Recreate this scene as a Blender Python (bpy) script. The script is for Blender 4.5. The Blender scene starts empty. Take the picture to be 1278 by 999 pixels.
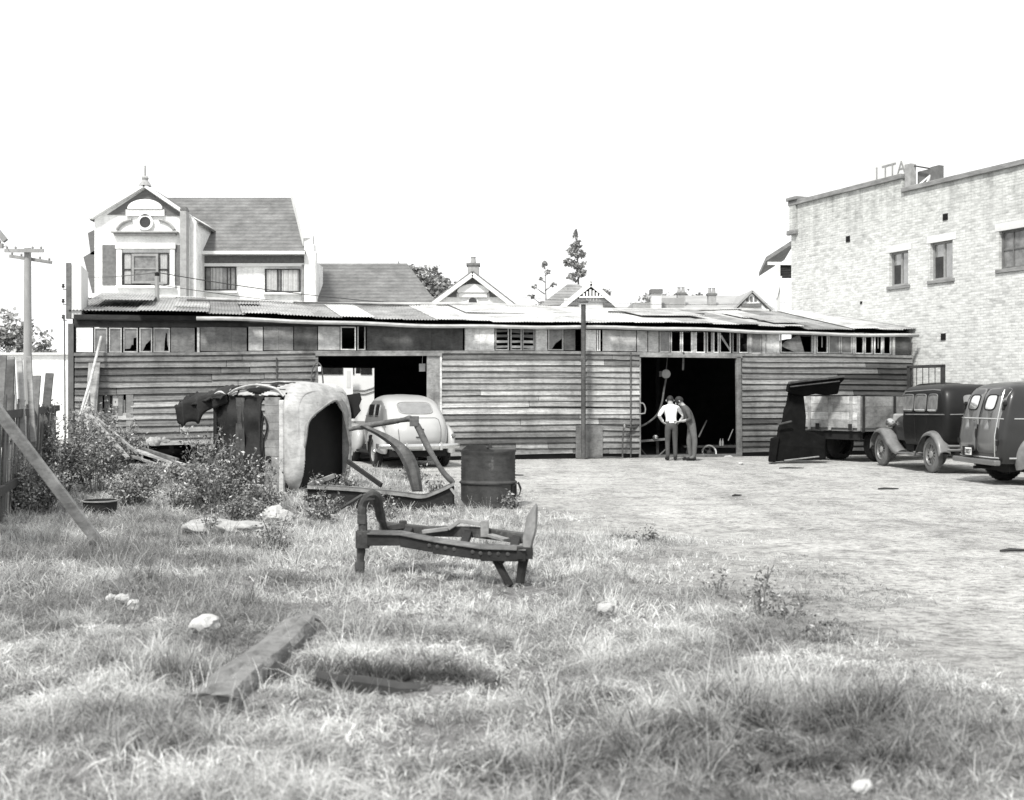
import bpy, bmesh, math, random
import numpy as np
from mathutils import Vector, Matrix
random.seed(7); rng = np.random.default_rng(11)
R = math.radians
SC = bpy.context.scene
COL = SC.collection
F = 1470.0; CX = 639.0; CY = 499.5; EYE = 1.52
def at(px, py, Y): return Vector(((px-CX)/F*Y, Y, EYE-(py-CY)/F*Y))
def gp(px, py): return at(px, py, F*EYE/(py-CY))
# ------------------------------------------------------------------ materials
TINT = (0.993, 1.0, 0.988)
def grey(v): return (v*TINT[0], v*TINT[1], v*TINT[2], 1)
def mat(name, lo, hi=None, rough=.8, scale=3.0, stretch=(1,1,1), metal=0, bump=0, bscale=None, coat=0, spec=.4, tone=False, spots=0, spot_v=.05, spot_scale=9, detail=6, croughn=.06, trans=0, streak=0, course=0):
    m = bpy.data.materials.new(name); m.use_nodes = True
    nt = m.node_tree; N = nt.nodes; L = nt.links
    b = N['Principled BSDF']
    b.inputs['Roughness'].default_value = rough; b.inputs['Metallic'].default_value = metal
    b.inputs['Coat Weight'].default_value = coat; b.inputs['Coat Roughness'].default_value = croughn
    b.inputs['Specular IOR Level'].default_value = spec
    hi = lo if hi is None else hi
    tc = N.new('ShaderNodeTexCoord'); mp = N.new('ShaderNodeMapping'); mp.inputs['Scale'].default_value = stretch
    L.new(tc.outputs['Object'], mp.inputs['Vector'])
    nz = N.new('ShaderNodeTexNoise'); nz.inputs['Scale'].default_value = scale; nz.inputs['Detail'].default_value = detail; nz.inputs['Roughness'].default_value = .65
    L.new(mp.outputs[0], nz.inputs['Vector'])
    rp = N.new('ShaderNodeValToRGB'); rp.color_ramp.elements[0].position = .32; rp.color_ramp.elements[1].position = .68
    rp.color_ramp.elements[0].color = grey(lo); rp.color_ramp.elements[1].color = grey(hi)
    L.new(nz.outputs['Fac'], rp.inputs['Fac']); col = rp.outputs['Color']
    if spots:
        n2 = N.new('ShaderNodeTexNoise'); n2.inputs['Scale'].default_value = spot_scale; n2.inputs['Detail'].default_value = 8; n2.inputs['Roughness'].default_value = .7
        L.new(mp.outputs[0], n2.inputs['Vector'])
        r2 = N.new('ShaderNodeValToRGB'); r2.color_ramp.elements[0].position = .5+.2*(1-spots); r2.color_ramp.elements[1].position = .62+.2*(1-spots)
        L.new(n2.outputs['Fac'], r2.inputs['Fac'])
        mx = N.new('ShaderNodeMixRGB'); L.new(r2.outputs['Color'], mx.inputs['Fac']); L.new(col, mx.inputs[1]); mx.inputs[2].default_value = grey(spot_v); col = mx.outputs[0]
    def mulramp(src,p0,p1,c0,c1,col):
        r=N.new('ShaderNodeValToRGB'); e=r.color_ramp.elements; e[0].position=p0; e[1].position=p1; e[0].color=(c0,c0,c0,1); e[1].color=(c1,c1,c1,1); L.new(src,r.inputs['Fac'])
        x=N.new('ShaderNodeMixRGB'); x.blend_type='MULTIPLY'; x.inputs['Fac'].default_value=1; L.new(col,x.inputs[1]); L.new(r.outputs[0],x.inputs[2]); return x.outputs[0]
    if streak:
        for st,sc,c0 in (((1.1,1,.35),1.3,1-streak),((.35,1,.5),1.3,1-streak),((2.5,1,6),3.5,1-streak*.8)):
            p_=N.new('ShaderNodeMapping'); p_.inputs['Scale'].default_value=st; L.new(tc.outputs['Object'],p_.inputs['Vector'])
            n4=N.new('ShaderNodeTexNoise'); n4.inputs['Scale'].default_value=sc; n4.inputs['Detail'].default_value=8; n4.inputs['Roughness'].default_value=.7; L.new(p_.outputs[0],n4.inputs['Vector'])
            col=mulramp(n4.outputs['Fac'],.36,.54,c0,1.08,col)
    if course:
        wv=N.new('ShaderNodeTexWave'); wv.bands_direction='Z'; wv.inputs['Scale'].default_value=course; wv.inputs['Distortion'].default_value=1.2; wv.inputs['Detail'].default_value=3; wv.inputs['Detail Scale'].default_value=2; L.new(tc.outputs['Object'],wv.inputs['Vector'])
        col=mulramp(wv.outputs['Fac'],.1,.5,.78,1.05,col)
    if tone:
        a = N.new('ShaderNodeAttribute'); a.attribute_name = 'tone'
        mx = N.new('ShaderNodeMixRGB'); mx.blend_type = 'MULTIPLY'; mx.inputs['Fac'].default_value = 1
        L.new(col, mx.inputs[1]); L.new(a.outputs['Fac'], mx.inputs[2]); col = mx.outputs[0]
    L.new(col, b.inputs['Base Color'])
    if bump:
        n3 = N.new('ShaderNodeTexNoise'); n3.inputs['Scale'].default_value = bscale or scale*4; n3.inputs['Detail'].default_value = 5
        L.new(mp.outputs[0], n3.inputs['Vector'])
        bp = N.new('ShaderNodeBump'); bp.inputs['Strength'].default_value = bump; bp.inputs['Distance'].default_value = .02
        L.new(n3.outputs['Fac'], bp.inputs['Height']); L.new(bp.outputs[0], b.inputs['Normal'])
    if trans:
        b.inputs['Transmission Weight'].default_value = trans
    return m
M = {}
M['board'] = mat('weathered_board', .135, .33, .85, 2.2, (.3,1,10), bump=.5, tone=True, spots=.5, spot_v=.05, spot_scale=.9, streak=.3)
M['plank'] = mat('grey_plank', .13, .29, .85, 3, (1,1,1), bump=.4, tone=True, streak=.3)
M['pale_wood'] = mat('pale_painted_wood', .36, .56, .7, 4, bump=.2, tone=True, spots=.35, spot_v=.16, streak=.3)
M['dark_wood_and_shade'] = mat('dark_wood_and_shade', .02, .05, .9, 4, bump=.3)
M['mid_wood'] = mat('mid_grey_wood', .10, .17, .85, 4, bump=.2, tone=True)
M['interior'] = mat('shade_dark_interior_board', .008, .02, .95, 3)  # near-black board colour, the inside's deep shade put into it
M['iron_roof'] = mat('galvanised_sheet', .24, .5, .65, 1.6, (1,1,.6), tone=True, spots=.62, spot_v=.11, spot_scale=3.0, streak=.2, spec=.5)
M['gutter'] = mat('weathered_gutter', .3, .5, .6, 3, (1,1,3))
M['glass_dusty'] = mat('dusty_glass', .10, .24, .25, 5, spec=.6)
M['glass_dark'] = mat('dark_glass', .015, .03, .06, 5, spec=.7)
M['glass_mid'] = mat('hazy_glass', .3, .42, .12, 4, metal=.7)
M['cab_black'] = mat('burnt_black_iron', .004, .009, .95, 4, spec=.08, bump=.4, spots=.15, spot_v=.05, spot_scale=8)
M['glass_sky'] = mat('bright_glass', .75, .85, .08, 4, metal=.85)
M['white'] = mat('white_render', .66, .8, .8, 1.2, bump=.08, spots=.15, spot_v=.5, streak=.14)
M['white_trim'] = mat('white_trim', .7, .8, .6, 2)
M['pale_wall'] = mat('pale_wall', .55, .7, .85, .8, spots=.2, spot_v=.4)
M['shingle'] = mat('dark_shingle', .10, .15, .85, 3, (1,1,6), bump=.2)
M['slate'] = mat('slate_roof', .10, .17, .75, 1.6, (1,1,1), bump=.1, course=1.6, streak=.15)
M['slate_pale'] = mat('pale_roof', .16, .24, .7, 1.0, course=1.4, streak=.15)
M['roof_bright'] = mat('bright_iron_roof', .26, .36, .6, .9)
M['brick_dark'] = mat('dark_brick', .11, .18, .9, 8, bump=.2)
M['brick_grey'] = mat('grey_brick', .25, .38, .9, 6, bump=.2)
M['coping'] = mat('stained_coping', .14, .3, .9, 1.8, (1,1,3), bump=.3)
M['rust'] = mat('rusted_iron', .025, .08, .85, 5, bump=.5, spots=.45, spot_v=.16, spot_scale=6)
M['rust_dark'] = mat('dark_rusted_iron', .008, .026, .85, 4, bump=.5, spots=.25, spot_v=.06, spot_scale=8)
M['rust_pale'] = mat('pale_worn_iron', .13, .30, .7, 5, bump=.4, spots=.5, spot_v=.06, spot_scale=7)
M['drum'] = mat('drum_iron', .024, .048, .75, 3, (1,1,.6), bump=.3, spots=.5, spot_v=.12, spot_scale=4, streak=.4)
M['shell_white'] = mat('faded_white_paint', .26, .50, .5, 2.5, bump=.15, spots=.45, spot_v=.12, spot_scale=4.5, streak=.25)
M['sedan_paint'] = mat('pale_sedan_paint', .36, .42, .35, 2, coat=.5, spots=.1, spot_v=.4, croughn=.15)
M['sedan_flank'] = mat('grey_sedan_flank', .16, .22, .35, 2, coat=.5, spots=.1, spot_v=.1, croughn=.15)
M['chrome'] = mat('dull_chrome', .55, .7, .22, 6, metal=.9)
M['black_paint'] = mat('old_black_paint', .006, .012, .45, 2, coat=.08, spec=.2, spots=.2, spot_v=.05, croughn=.22)
M['fender_grey'] = mat('dusty_grey_fender', .085, .19, .45, 3, coat=.3, spots=.3, spot_v=.12, croughn=.3)
M['van_paint'] = mat('van_dark_paint', .014, .024, .35, 1.2, coat=.4, spec=.3, croughn=.12)
M['van_rear'] = mat('van_lit_paint', .09, .15, .4, 1.6, (1,1,.5), coat=.8, croughn=.2)  # paler than the side, sky light and reflection put into the base
M['tyre'] = mat('tyre_rubber', .015, .025, .9, 8, bump=.2)
M['tyre_dusty'] = mat('dusty_tyre', .10, .17, .9, 5, bump=.2)
M['rim_grey'] = mat('painted_rim', .2, .3, .6, 5)
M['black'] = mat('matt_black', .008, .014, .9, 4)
M['pipe'] = mat('grey_pipe', .06, .13, .75, 5, (1,1,.4), bump=.5, spots=.5, spot_v=.24, spot_scale=8, streak=.4)
M['bark'] = mat('bark', .07, .14, .95, 6, (1,1,.3), bump=.5)
M['leaf'] = mat('leaf', .07, .12, .7, 20, tone=True, spec=.3)
M['leaf_far'] = mat('hazed_leaf', .24, .34, .8, 20, tone=True, spec=.2)  # leaf tone lifted to put distance haze into the colour
M['stem'] = mat('weed_stem', .12, .22, .8, 10)
M['skin'] = mat('skin', .3, .34, .6, 10)
M['hair'] = mat('dark_hair', .012, .02, .7, 30)
M['shirt_white'] = mat('white_shirt', .76, .82, .85, 6, bump=.3)
M['shirt_grey'] = mat('grey_shirt', .06, .09, .85, 6, bump=.3)
M['trouser_dark'] = mat('dark_trousers', .05, .08, .9, 5, bump=.3)
M['trouser_pale'] = mat('pale_trousers', .09, .14, .9, 5, bump=.3)
M['stone'] = mat('pale_stone', .3, .5, .85, 4, bump=.4, spots=.2, spot_v=.3)
M['paper'] = mat('crumpled_paper', .36, .52, .8, 6, bump=.3)
M['concrete'] = mat('old_concrete', .25, .42, .9, 3, bump=.4, spots=.3, spot_v=.2)
M['pole'] = mat('pole_timber', .22, .34, .85, 3, (1,1,.2), bump=.3)
M['wire'] = mat('wire', .04, .06, .6)
M['bus'] = mat('cream_bus_paint', .68, .76, .35, 1.5, coat=.3)
# ------------------------------------------------------------------ mesh helper
class MB:
    def __init__(s): s.v=[]; s.f=[]; s.mi=[]; s.tn=[]; s.tone=1.0; s.m=0
    def add(s, vs, fs):
        o=len(s.v); s.v += [tuple(p) for p in vs]; s.tn += [s.tone]*len(vs)
        s.f += [tuple(i+o for i in f) for f in fs]; s.mi += [s.m]*len(fs)
    def hexa(s, p): s.add(p, [(0,3,2,1),(4,5,6,7),(0,1,5,4),(1,2,6,5),(2,3,7,6),(3,0,4,7)])
    def box(s, c, d, rot=None):
        a,b,e = d[0]/2,d[1]/2,d[2]/2
        ps=[Vector(q) for q in ((-a,-b,-e),(a,-b,-e),(a,b,-e),(-a,b,-e),(-a,-b,e),(a,-b,e),(a,b,e),(-a,b,e))]
        if rot is not None: ps=[rot@q for q in ps]
        s.hexa([q+Vector(c) for q in ps])
    def b2(s, x0,x1,y0,y1,z0,z1): s.box(((x0+x1)/2,(y0+y1)/2,(z0+z1)/2),(x1-x0,y1-y0,z1-z0))
    def bar(s, p0, p1, w, h, up=(0,0,1), taper=1):
        p0,p1=Vector(p0),Vector(p1); d=(p1-p0).normalized(); u=Vector(up)
        if abs(d.dot(u))>.98: u=Vector((0,1,0))
        a=d.cross(u).normalized(); b=a.cross(d)
        q=[]
        for p,k in ((p0,1),(p1,taper)):
            q += [p-a*w/2*k-b*h/2*k, p+a*w/2*k-b*h/2*k, p+a*w/2*k+b*h/2*k, p-a*w/2*k+b*h/2*k]
        s.hexa(q)
    def tube(s, pts, r, n=8, cap=True):
        pts=[Vector(p) for p in pts]; k=len(pts); rs=[r]*k if not hasattr(r,'__len__') else r
        rings=[]; pa=None
        for i,p in enumerate(pts):
            d=(pts[min(i+1,k-1)]-pts[max(i-1,0)]).normalized()
            if pa is None:
                u=Vector((0,0,1)) if abs(d.z)<.9 else Vector((1,0,0)); pa=d.cross(u).normalized()
            pa=(pa-d*pa.dot(d)).normalized(); b=d.cross(pa)
            rings.append([p+(pa*math.cos(t)+b*math.sin(t))*rs[i] for t in [2*math.pi*j/n for j in range(n)]])
        vs=[q for rg in rings for q in rg]
        fs=[(i*n+j,i*n+(j+1)%n,(i+1)*n+(j+1)%n,(i+1)*n+j) for i in range(k-1) for j in range(n)]
        if cap: fs += [tuple(range(n))[::-1], tuple((k-1)*n+j for j in range(n))]
        s.add(vs,fs)
    def grid(s, P, closeu=False, closev=False):
        nu,nv=len(P),len(P[0]); vs=[q for r in P for q in r]; fs=[]
        for i in range(nu if closeu else nu-1):
            for j in range(nv if closev else nv-1):
                a,b=(i+1)%nu,(j+1)%nv
                fs.append((i*nv+j,a*nv+j,a*nv+b,i*nv+b))
        s.add(vs,fs)
    def lathe(s, prof, n=24, T=None, cap=False):
        T=T or Matrix.Identity(4)
        P=[[T@Vector((r*math.cos(2*math.pi*j/n),r*math.sin(2*math.pi*j/n),z)) for j in range(n)] for r,z in prof]
        s.grid(P,closev=True)
        if cap:
            s.add(P[0],[tuple(range(n))[::-1]]); s.add(P[-1],[tuple(range(n))])
    def prism(s, poly, y0, y1, T=None):
        n=len(poly); T=T or Matrix.Identity(4)
        vs=[T@Vector((x,y0,z)) for x,z in poly]+[T@Vector((x,y1,z)) for x,z in poly]
        fs=[tuple(range(n)),tuple(range(2*n-1,n-1,-1))]+[(i,i+n,(i+1)%n+n,(i+1)%n) for i in range(n)]
        s.add(vs,fs)
    def build(s, name, m, parent=None, smooth=False, bevel=0, solid=0, angle=40, recalc=True):
        me=bpy.data.meshes.new(name); me.from_pydata(s.v,[],s.f)
        ms=m if isinstance(m,(list,tuple)) else [m]
        for q in ms: me.materials.append(M[q] if isinstance(q,str) else q)
        if len(ms)>1: me.polygons.foreach_set('material_index',s.mi)
        if s.tn:
            at_=me.attributes.new('tone','FLOAT','POINT'); at_.data.foreach_set('value',s.tn)
        if recalc:
            bm=bmesh.new(); bm.from_mesh(me); bmesh.ops.recalc_face_normals(bm,faces=bm.faces); bm.to_mesh(me); bm.free()
        if smooth:
            me.polygons.foreach_set('use_smooth',[True]*len(me.polygons)); me.set_sharp_from_angle(angle=R(angle))
        o=bpy.data.objects.new(name,me); COL.objects.link(o)
        if parent is not None: o.parent=parent
        if solid:
            q=o.modifiers.new('solid','SOLIDIFY'); q.thickness=solid; q.offset=-1
        if bevel:
            q=o.modifiers.new('bevel','BEVEL'); q.width=bevel; q.segments=2; q.limit_method='ANGLE'; q.angle_limit=R(50)
        return o
def tag(o, label=None, cat=None, group=None, kind=None):
    for k,v in (('label',label),('category',cat),('group',group),('kind',kind)):
        if v: o[k]=v
    return o
def thing(name, label, cat, loc=(0,0,0), rz=0, group=None):
    o=bpy.data.objects.new(name,None); COL.objects.link(o); o.location=loc; o.rotation_euler=(0,0,rz); o.empty_display_size=.2
    return tag(o,label,cat,group)
def copy_tree(o, parent=None):
    c=o.copy(); COL.objects.link(c); c.parent=parent
    for ch in list(o.children): copy_tree(ch,c)
    return c
def cr(pts, k=8):            # smooth curve through points
    pts=[Vector(p) for p in pts]; P=[2*pts[0]-pts[1]]+pts+[2*pts[-1]-pts[-2]]; out=[]
    for i in range(1,len(P)-2):
        a,b,c,d=P[i-1],P[i],P[i+1],P[i+2]
        for j in range(k):
            t=j/k; out.append(.5*((2*b)+(c-a)*t+(2*a-5*b+4*c-d)*t*t+(3*b-a-3*c+d)*t**3))
    out.append(pts[-1]); return out
def pch(xs, ys, x):          # monotone cubic
    xs=list(xs); ys=list(ys); n=len(xs)
    if x<=xs[0]: return ys[0]
    if x>=xs[-1]: return ys[-1]
    d=[(ys[i+1]-ys[i])/(xs[i+1]-xs[i]) for i in range(n-1)]
    m=[d[0]]+[0 if d[i-1]*d[i]<=0 else 2*d[i-1]*d[i]/(d[i-1]+d[i]) for i in range(1,n-1)]+[d[-1]]
    i=max(j for j in range(n-1) if xs[j]<=x); h=xs[i+1]-xs[i]; t=(x-xs[i])/h
    return (2*t**3-3*t*t+1)*ys[i]+(t**3-2*t*t+t)*h*m[i]+(-2*t**3+3*t*t)*ys[i+1]+(t**3-t*t)*h*m[i+1]
_lat=rng.random((256,256))
def vn(x,y,s=1.0,o=0):
    x=np.asarray(x)*s+o*17.3+400; y=np.asarray(y)*s+o*31.7+400
    xi=np.floor(x).astype(int); yi=np.floor(y).astype(int); fx=x-xi; fy=y-yi
    fx=fx*fx*(3-2*fx); fy=fy*fy*(3-2*fy); g=lambda a,b:_lat[a%256,b%256]
    return (g(xi,yi)*(1-fx)+g(xi+1,yi)*fx)*(1-fy)+(g(xi,yi+1)*(1-fx)+g(xi+1,yi+1)*fx)*fy
def quads_mesh(name, V, m, tone=None, parent=None):   # V: (n,4,3) loose quads
    n=V.shape[0]; me=bpy.data.meshes.new(name)
    me.vertices.add(n*4); me.vertices.foreach_set('co',V.reshape(-1).astype(np.float32))
    me.loops.add(n*4); me.loops.foreach_set('vertex_index',np.arange(n*4,dtype=np.int32))
    me.polygons.add(n); me.polygons.foreach_set('loop_start',np.arange(0,n*4,4,dtype=np.int32))
    me.update(calc_edges=True); me.materials.append(M[m] if isinstance(m,str) else m)
    if tone is not None:
        a=me.attributes.new('tone','FLOAT','POINT'); a.data.foreach_set('value',np.repeat(tone,4).astype(np.float32))
    o=bpy.data.objects.new(name,me); COL.objects.link(o)
    if parent is not None: o.parent=parent
    return o
def leaf_quads(C, size, aspect=.5, up=0.0):     # quads of random facing at centres C
    n=len(C); d=rng.normal(size=(n,3)); d[:,2]=d[:,2]*.7+up; d/=np.linalg.norm(d,axis=1,keepdims=True)
    e=rng.normal(size=(n,3)); e-=d*(e*d).sum(1,keepdims=True); e/=np.linalg.norm(e,axis=1,keepdims=True)
    s=(size*(.6+.8*rng.random(n)))[:,None]
    w=e*s*aspect/2; l=d*s
    return np.stack([C-l*.5, C-l*.05+w, C+l*.5, C-l*.05-w],axis=1)

def lettering(name,parts,m,parent):      # parts: (text,size,location,rotation) -> one mesh
    vs=[];fs=[]
    for tx,size,locn,rot in parts:
        c=bpy.data.curves.new('t','FONT'); c.body=tx; c.size=size; c.extrude=.004; o=bpy.data.objects.new('t',c); COL.objects.link(o)
        bpy.context.view_layer.update(); me=bpy.data.meshes.new_from_object(o.evaluated_get(bpy.context.evaluated_depsgraph_get()))
        from mathutils import Euler
        T=Matrix.Translation(locn)@Euler(rot).to_matrix().to_4x4(); k=len(vs); vs+=[T@v.co for v in me.vertices]; fs+=[tuple(i+k for i in p.vertices) for p in me.polygons]
        bpy.data.objects.remove(o); bpy.data.meshes.remove(me); bpy.data.curves.remove(c)
    mb=MB(); mb.add(vs,fs); return mb.build(name,m,parent,recalc=False)
# ------------------------------------------------------------------ camera, light, sky
cam=bpy.data.cameras.new('camera'); co=bpy.data.objects.new('camera',cam); COL.objects.link(co); SC.camera=co
co.location=(0,0,EYE); co.rotation_euler=(R(90),0,0); cam.lens=F/1278*36; cam.sensor_width=36; cam.clip_end=6000; cam.clip_start=.05
cam.dof.use_dof=True; cam.dof.focus_distance=21; cam.dof.aperture_fstop=2.8
SUN_EL=R(52); SUN_AZ=R(205)     # azimuth clockwise from +y : behind the camera, to its left
sd=Vector((math.sin(SUN_AZ)*math.cos(SUN_EL),math.cos(SUN_AZ)*math.cos(SUN_EL),math.sin(SUN_EL)))
sl=bpy.data.lights.new('sun','SUN'); sl.energy=3.0; sl.angle=R(8); sl.color=(1,.985,.955)
so=bpy.data.objects.new('sun',sl); COL.objects.link(so); so.rotation_euler=(-sd).to_track_quat('-Z','Y').to_euler(); so.location=(-20,-30,40)
W=bpy.data.worlds.new('World'); SC.world=W; W.use_nodes=True; nt=W.node_tree
bg=nt.nodes['Background']; sky=nt.nodes.new('ShaderNodeTexSky'); sky.sky_type='NISHITA'; sky.sun_disc=False
sky.sun_elevation=SUN_EL; sky.sun_rotation=SUN_AZ; sky.air_density=1; sky.dust_density=1; sky.ozone_density=1
bwn=nt.nodes.new('ShaderNodeRGBToBW'); nt.links.new(sky.outputs[0],bwn.inputs[0]); 
cl_=nt.nodes.new('ShaderNodeMixRGB'); cl_.inputs['Fac'].default_value=.8; cl_.inputs[2].default_value=(5.4,5.4,5.4,1); nt.links.new(bwn.outputs[0],cl_.inputs[1]); nt.links.new(cl_.outputs[0],bg.inputs['Color']); bg.inputs['Strength'].default_value=.15
SC.view_settings.view_transform='Standard'; SC.view_settings.look='None'; SC.view_settings.gamma=1; SC.view_settings.exposure=.75
# ------------------------------------------------------------------ ground
BX=[0,4.4,7.4,9,11.1,14.8,18,22,25,28]; BV=[1.4,1.7,2.4,2.1,1.5,.55,-.5,-1.3,-2.6,-4.5]
def sst(a,b,x):
    t=np.clip((x-a)/(b-a),0,1); return t*t*(3-2*t)
def grassy(x,y):
    b=np.interp(y,BX,BV)+(vn(x,y,.9,1)-.5)*1.6
    return (1-sst(-1.3,1.2,x-b))*(1-sst(25.5,27.5,y+ (x<-6)*-6))
def gz(x,y):
    x=np.asarray(x,float); y=np.asarray(y,float)
    z=(vn(x,y,.7,2)-.5)*.06*sst(2,6,y)*(1-sst(24,28,y))+((vn(x,y,2.3,3)-.5)*.08+(vn(x,y*1.3,5.1,4)-.5)*.05)*grassy(x,y)*(1-sst(16,22,y))+(vn(x,y,3.,7)-.5)*.02
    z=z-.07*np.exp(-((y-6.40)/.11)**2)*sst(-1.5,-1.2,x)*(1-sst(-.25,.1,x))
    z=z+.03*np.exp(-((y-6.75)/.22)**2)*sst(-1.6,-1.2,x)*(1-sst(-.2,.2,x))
    return z
def gz1(x,y): return float(gz(np.array([x]),np.array([y]))[0])
def ax(parts): return np.unique(np.concatenate([np.arange(a,b,s) for a,b,s in parts]).round(4))
gx=ax([(-3000,-300,300),(-300,-30,30),(-30,-9,1),(-9,-4,.2),(-4,4,.08),(4,15,.3),(15,30,1),(30,300,30),(300,3001,300)])
gy=ax([(-60,-6,6),(-6,3,.5),(3,9,.06),(9,18,.12),(18,30,.25),(30,60,2),(60,300,20),(300,4001,370)])
X,Y=np.meshgrid(gx,gy,indexing='ij'); Z=gz(X,Y); Z=np.where((Y>28)|(np.abs(X)>15),0,Z)
nx,ny=X.shape; me=bpy.data.meshes.new('ground'); nq=(nx-1)*(ny-1)
me.vertices.add(nx*ny); me.vertices.foreach_set('co',np.stack([X,Y,Z],-1).reshape(-1).astype(np.float32))
ii,jj=np.meshgrid(np.arange(nx-1),np.arange(ny-1),indexing='ij'); q=np.stack([ii*ny+jj,(ii+1)*ny+jj,(ii+1)*ny+jj+1,ii*ny+jj+1],-1).reshape(-1)
me.loops.add(nq*4); me.loops.foreach_set('vertex_index',q.astype(np.int32)); me.polygons.add(nq); me.polygons.foreach_set('loop_start',np.arange(0,nq*4,4,dtype=np.int32))
me.polygons.foreach_set('use_smooth',[True]*nq); me.update(calc_edges=True)
a=me.attributes.new('grassy','FLOAT','POINT'); a.data.foreach_set('value',grassy(X,Y).reshape(-1).astype(np.float32))
ground=bpy.data.objects.new('ground',me); COL.objects.link(ground); tag(ground,kind='structure')
def ground_mat():
    m=bpy.data.materials.new('dry_yard_ground'); m.use_nodes=True; nt=m.node_tree; N=nt.nodes; L=nt.links; b=N['Principled BSDF']; b.inputs['Roughness'].default_value=.95; b.inputs['Specular IOR Level'].default_value=.1
    tc=N.new('ShaderNodeTexCoord')
    def nz(s,d,st=(1,1,1),ro=.6):
        mp=N.new('ShaderNodeMapping'); mp.inputs['Scale'].default_value=st; L.new(tc.outputs['Object'],mp.inputs['Vector'])
        n=N.new('ShaderNodeTexNoise'); n.inputs['Scale'].default_value=s; n.inputs['Detail'].default_value=d; n.inputs['Roughness'].default_value=ro; L.new(mp.outputs[0],n.inputs['Vector']); return n
    def ramp(n,p0,p1,c0,c1):
        r=N.new('ShaderNodeValToRGB'); e=r.color_ramp.elements; e[0].position=p0; e[1].position=p1; e[0].color=(c0,c0,c0*.995,1); e[1].color=(c1,c1,c1*.995,1); L.new(n.outputs['Fac'],r.inputs['Fac']); return r
    def mix(f,c1,c2,bt='MIX'):
        x=N.new('ShaderNodeMixRGB'); x.blend_type=bt
        if hasattr(f,'links'): L.new(f,x.inputs['Fac'])
        else: x.inputs['Fac'].default_value=f
        L.new(c1,x.inputs[1]); L.new(c2,x.inputs[2]); return x
    big=ramp(nz(.35,4),.35,.68,.48,.62)
    tuft=ramp(nz(2.2,9,(1,1,1),.78),.34,.54,.50,1)
    speck=ramp(nz(16,8,(.7,1,1),.8),.38,.54,.40,1)
    grit=ramp(nz(90,3),.3,.7,.7,1.15)
    rut=ramp(nz(.8,6,(1,.12,1),.6),.36,.5,.80,1)
    big=mix(1,big.outputs[0],rut.outputs[0],'MULTIPLY')
    dry=mix(1,mix(1,mix(1,big.outputs[0],tuft.outputs[0],'MULTIPLY').outputs[0],speck.outputs[0],'MULTIPLY').outputs[0],grit.outputs[0],'MULTIPLY')
    soil=ramp(nz(7,8,(1,1,1),.7),.3,.7,.09,.28)
    at_=N.new('ShaderNodeAttribute'); at_.attribute_name='grassy'
    L.new(mix(at_.outputs['Fac'],dry.outputs[0],soil.outputs[0]).outputs[0],b.inputs['Base Color'])
    bp=N.new('ShaderNodeBump'); bp.inputs['Strength'].default_value=.9; bp.inputs['Distance'].default_value=.05; L.new(nz(14,8,(1,1,1),.7).outputs['Fac'],bp.inputs['Height']); L.new(bp.outputs[0],b.inputs['Normal'])
    return m
me.materials.append(ground_mat())
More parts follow.
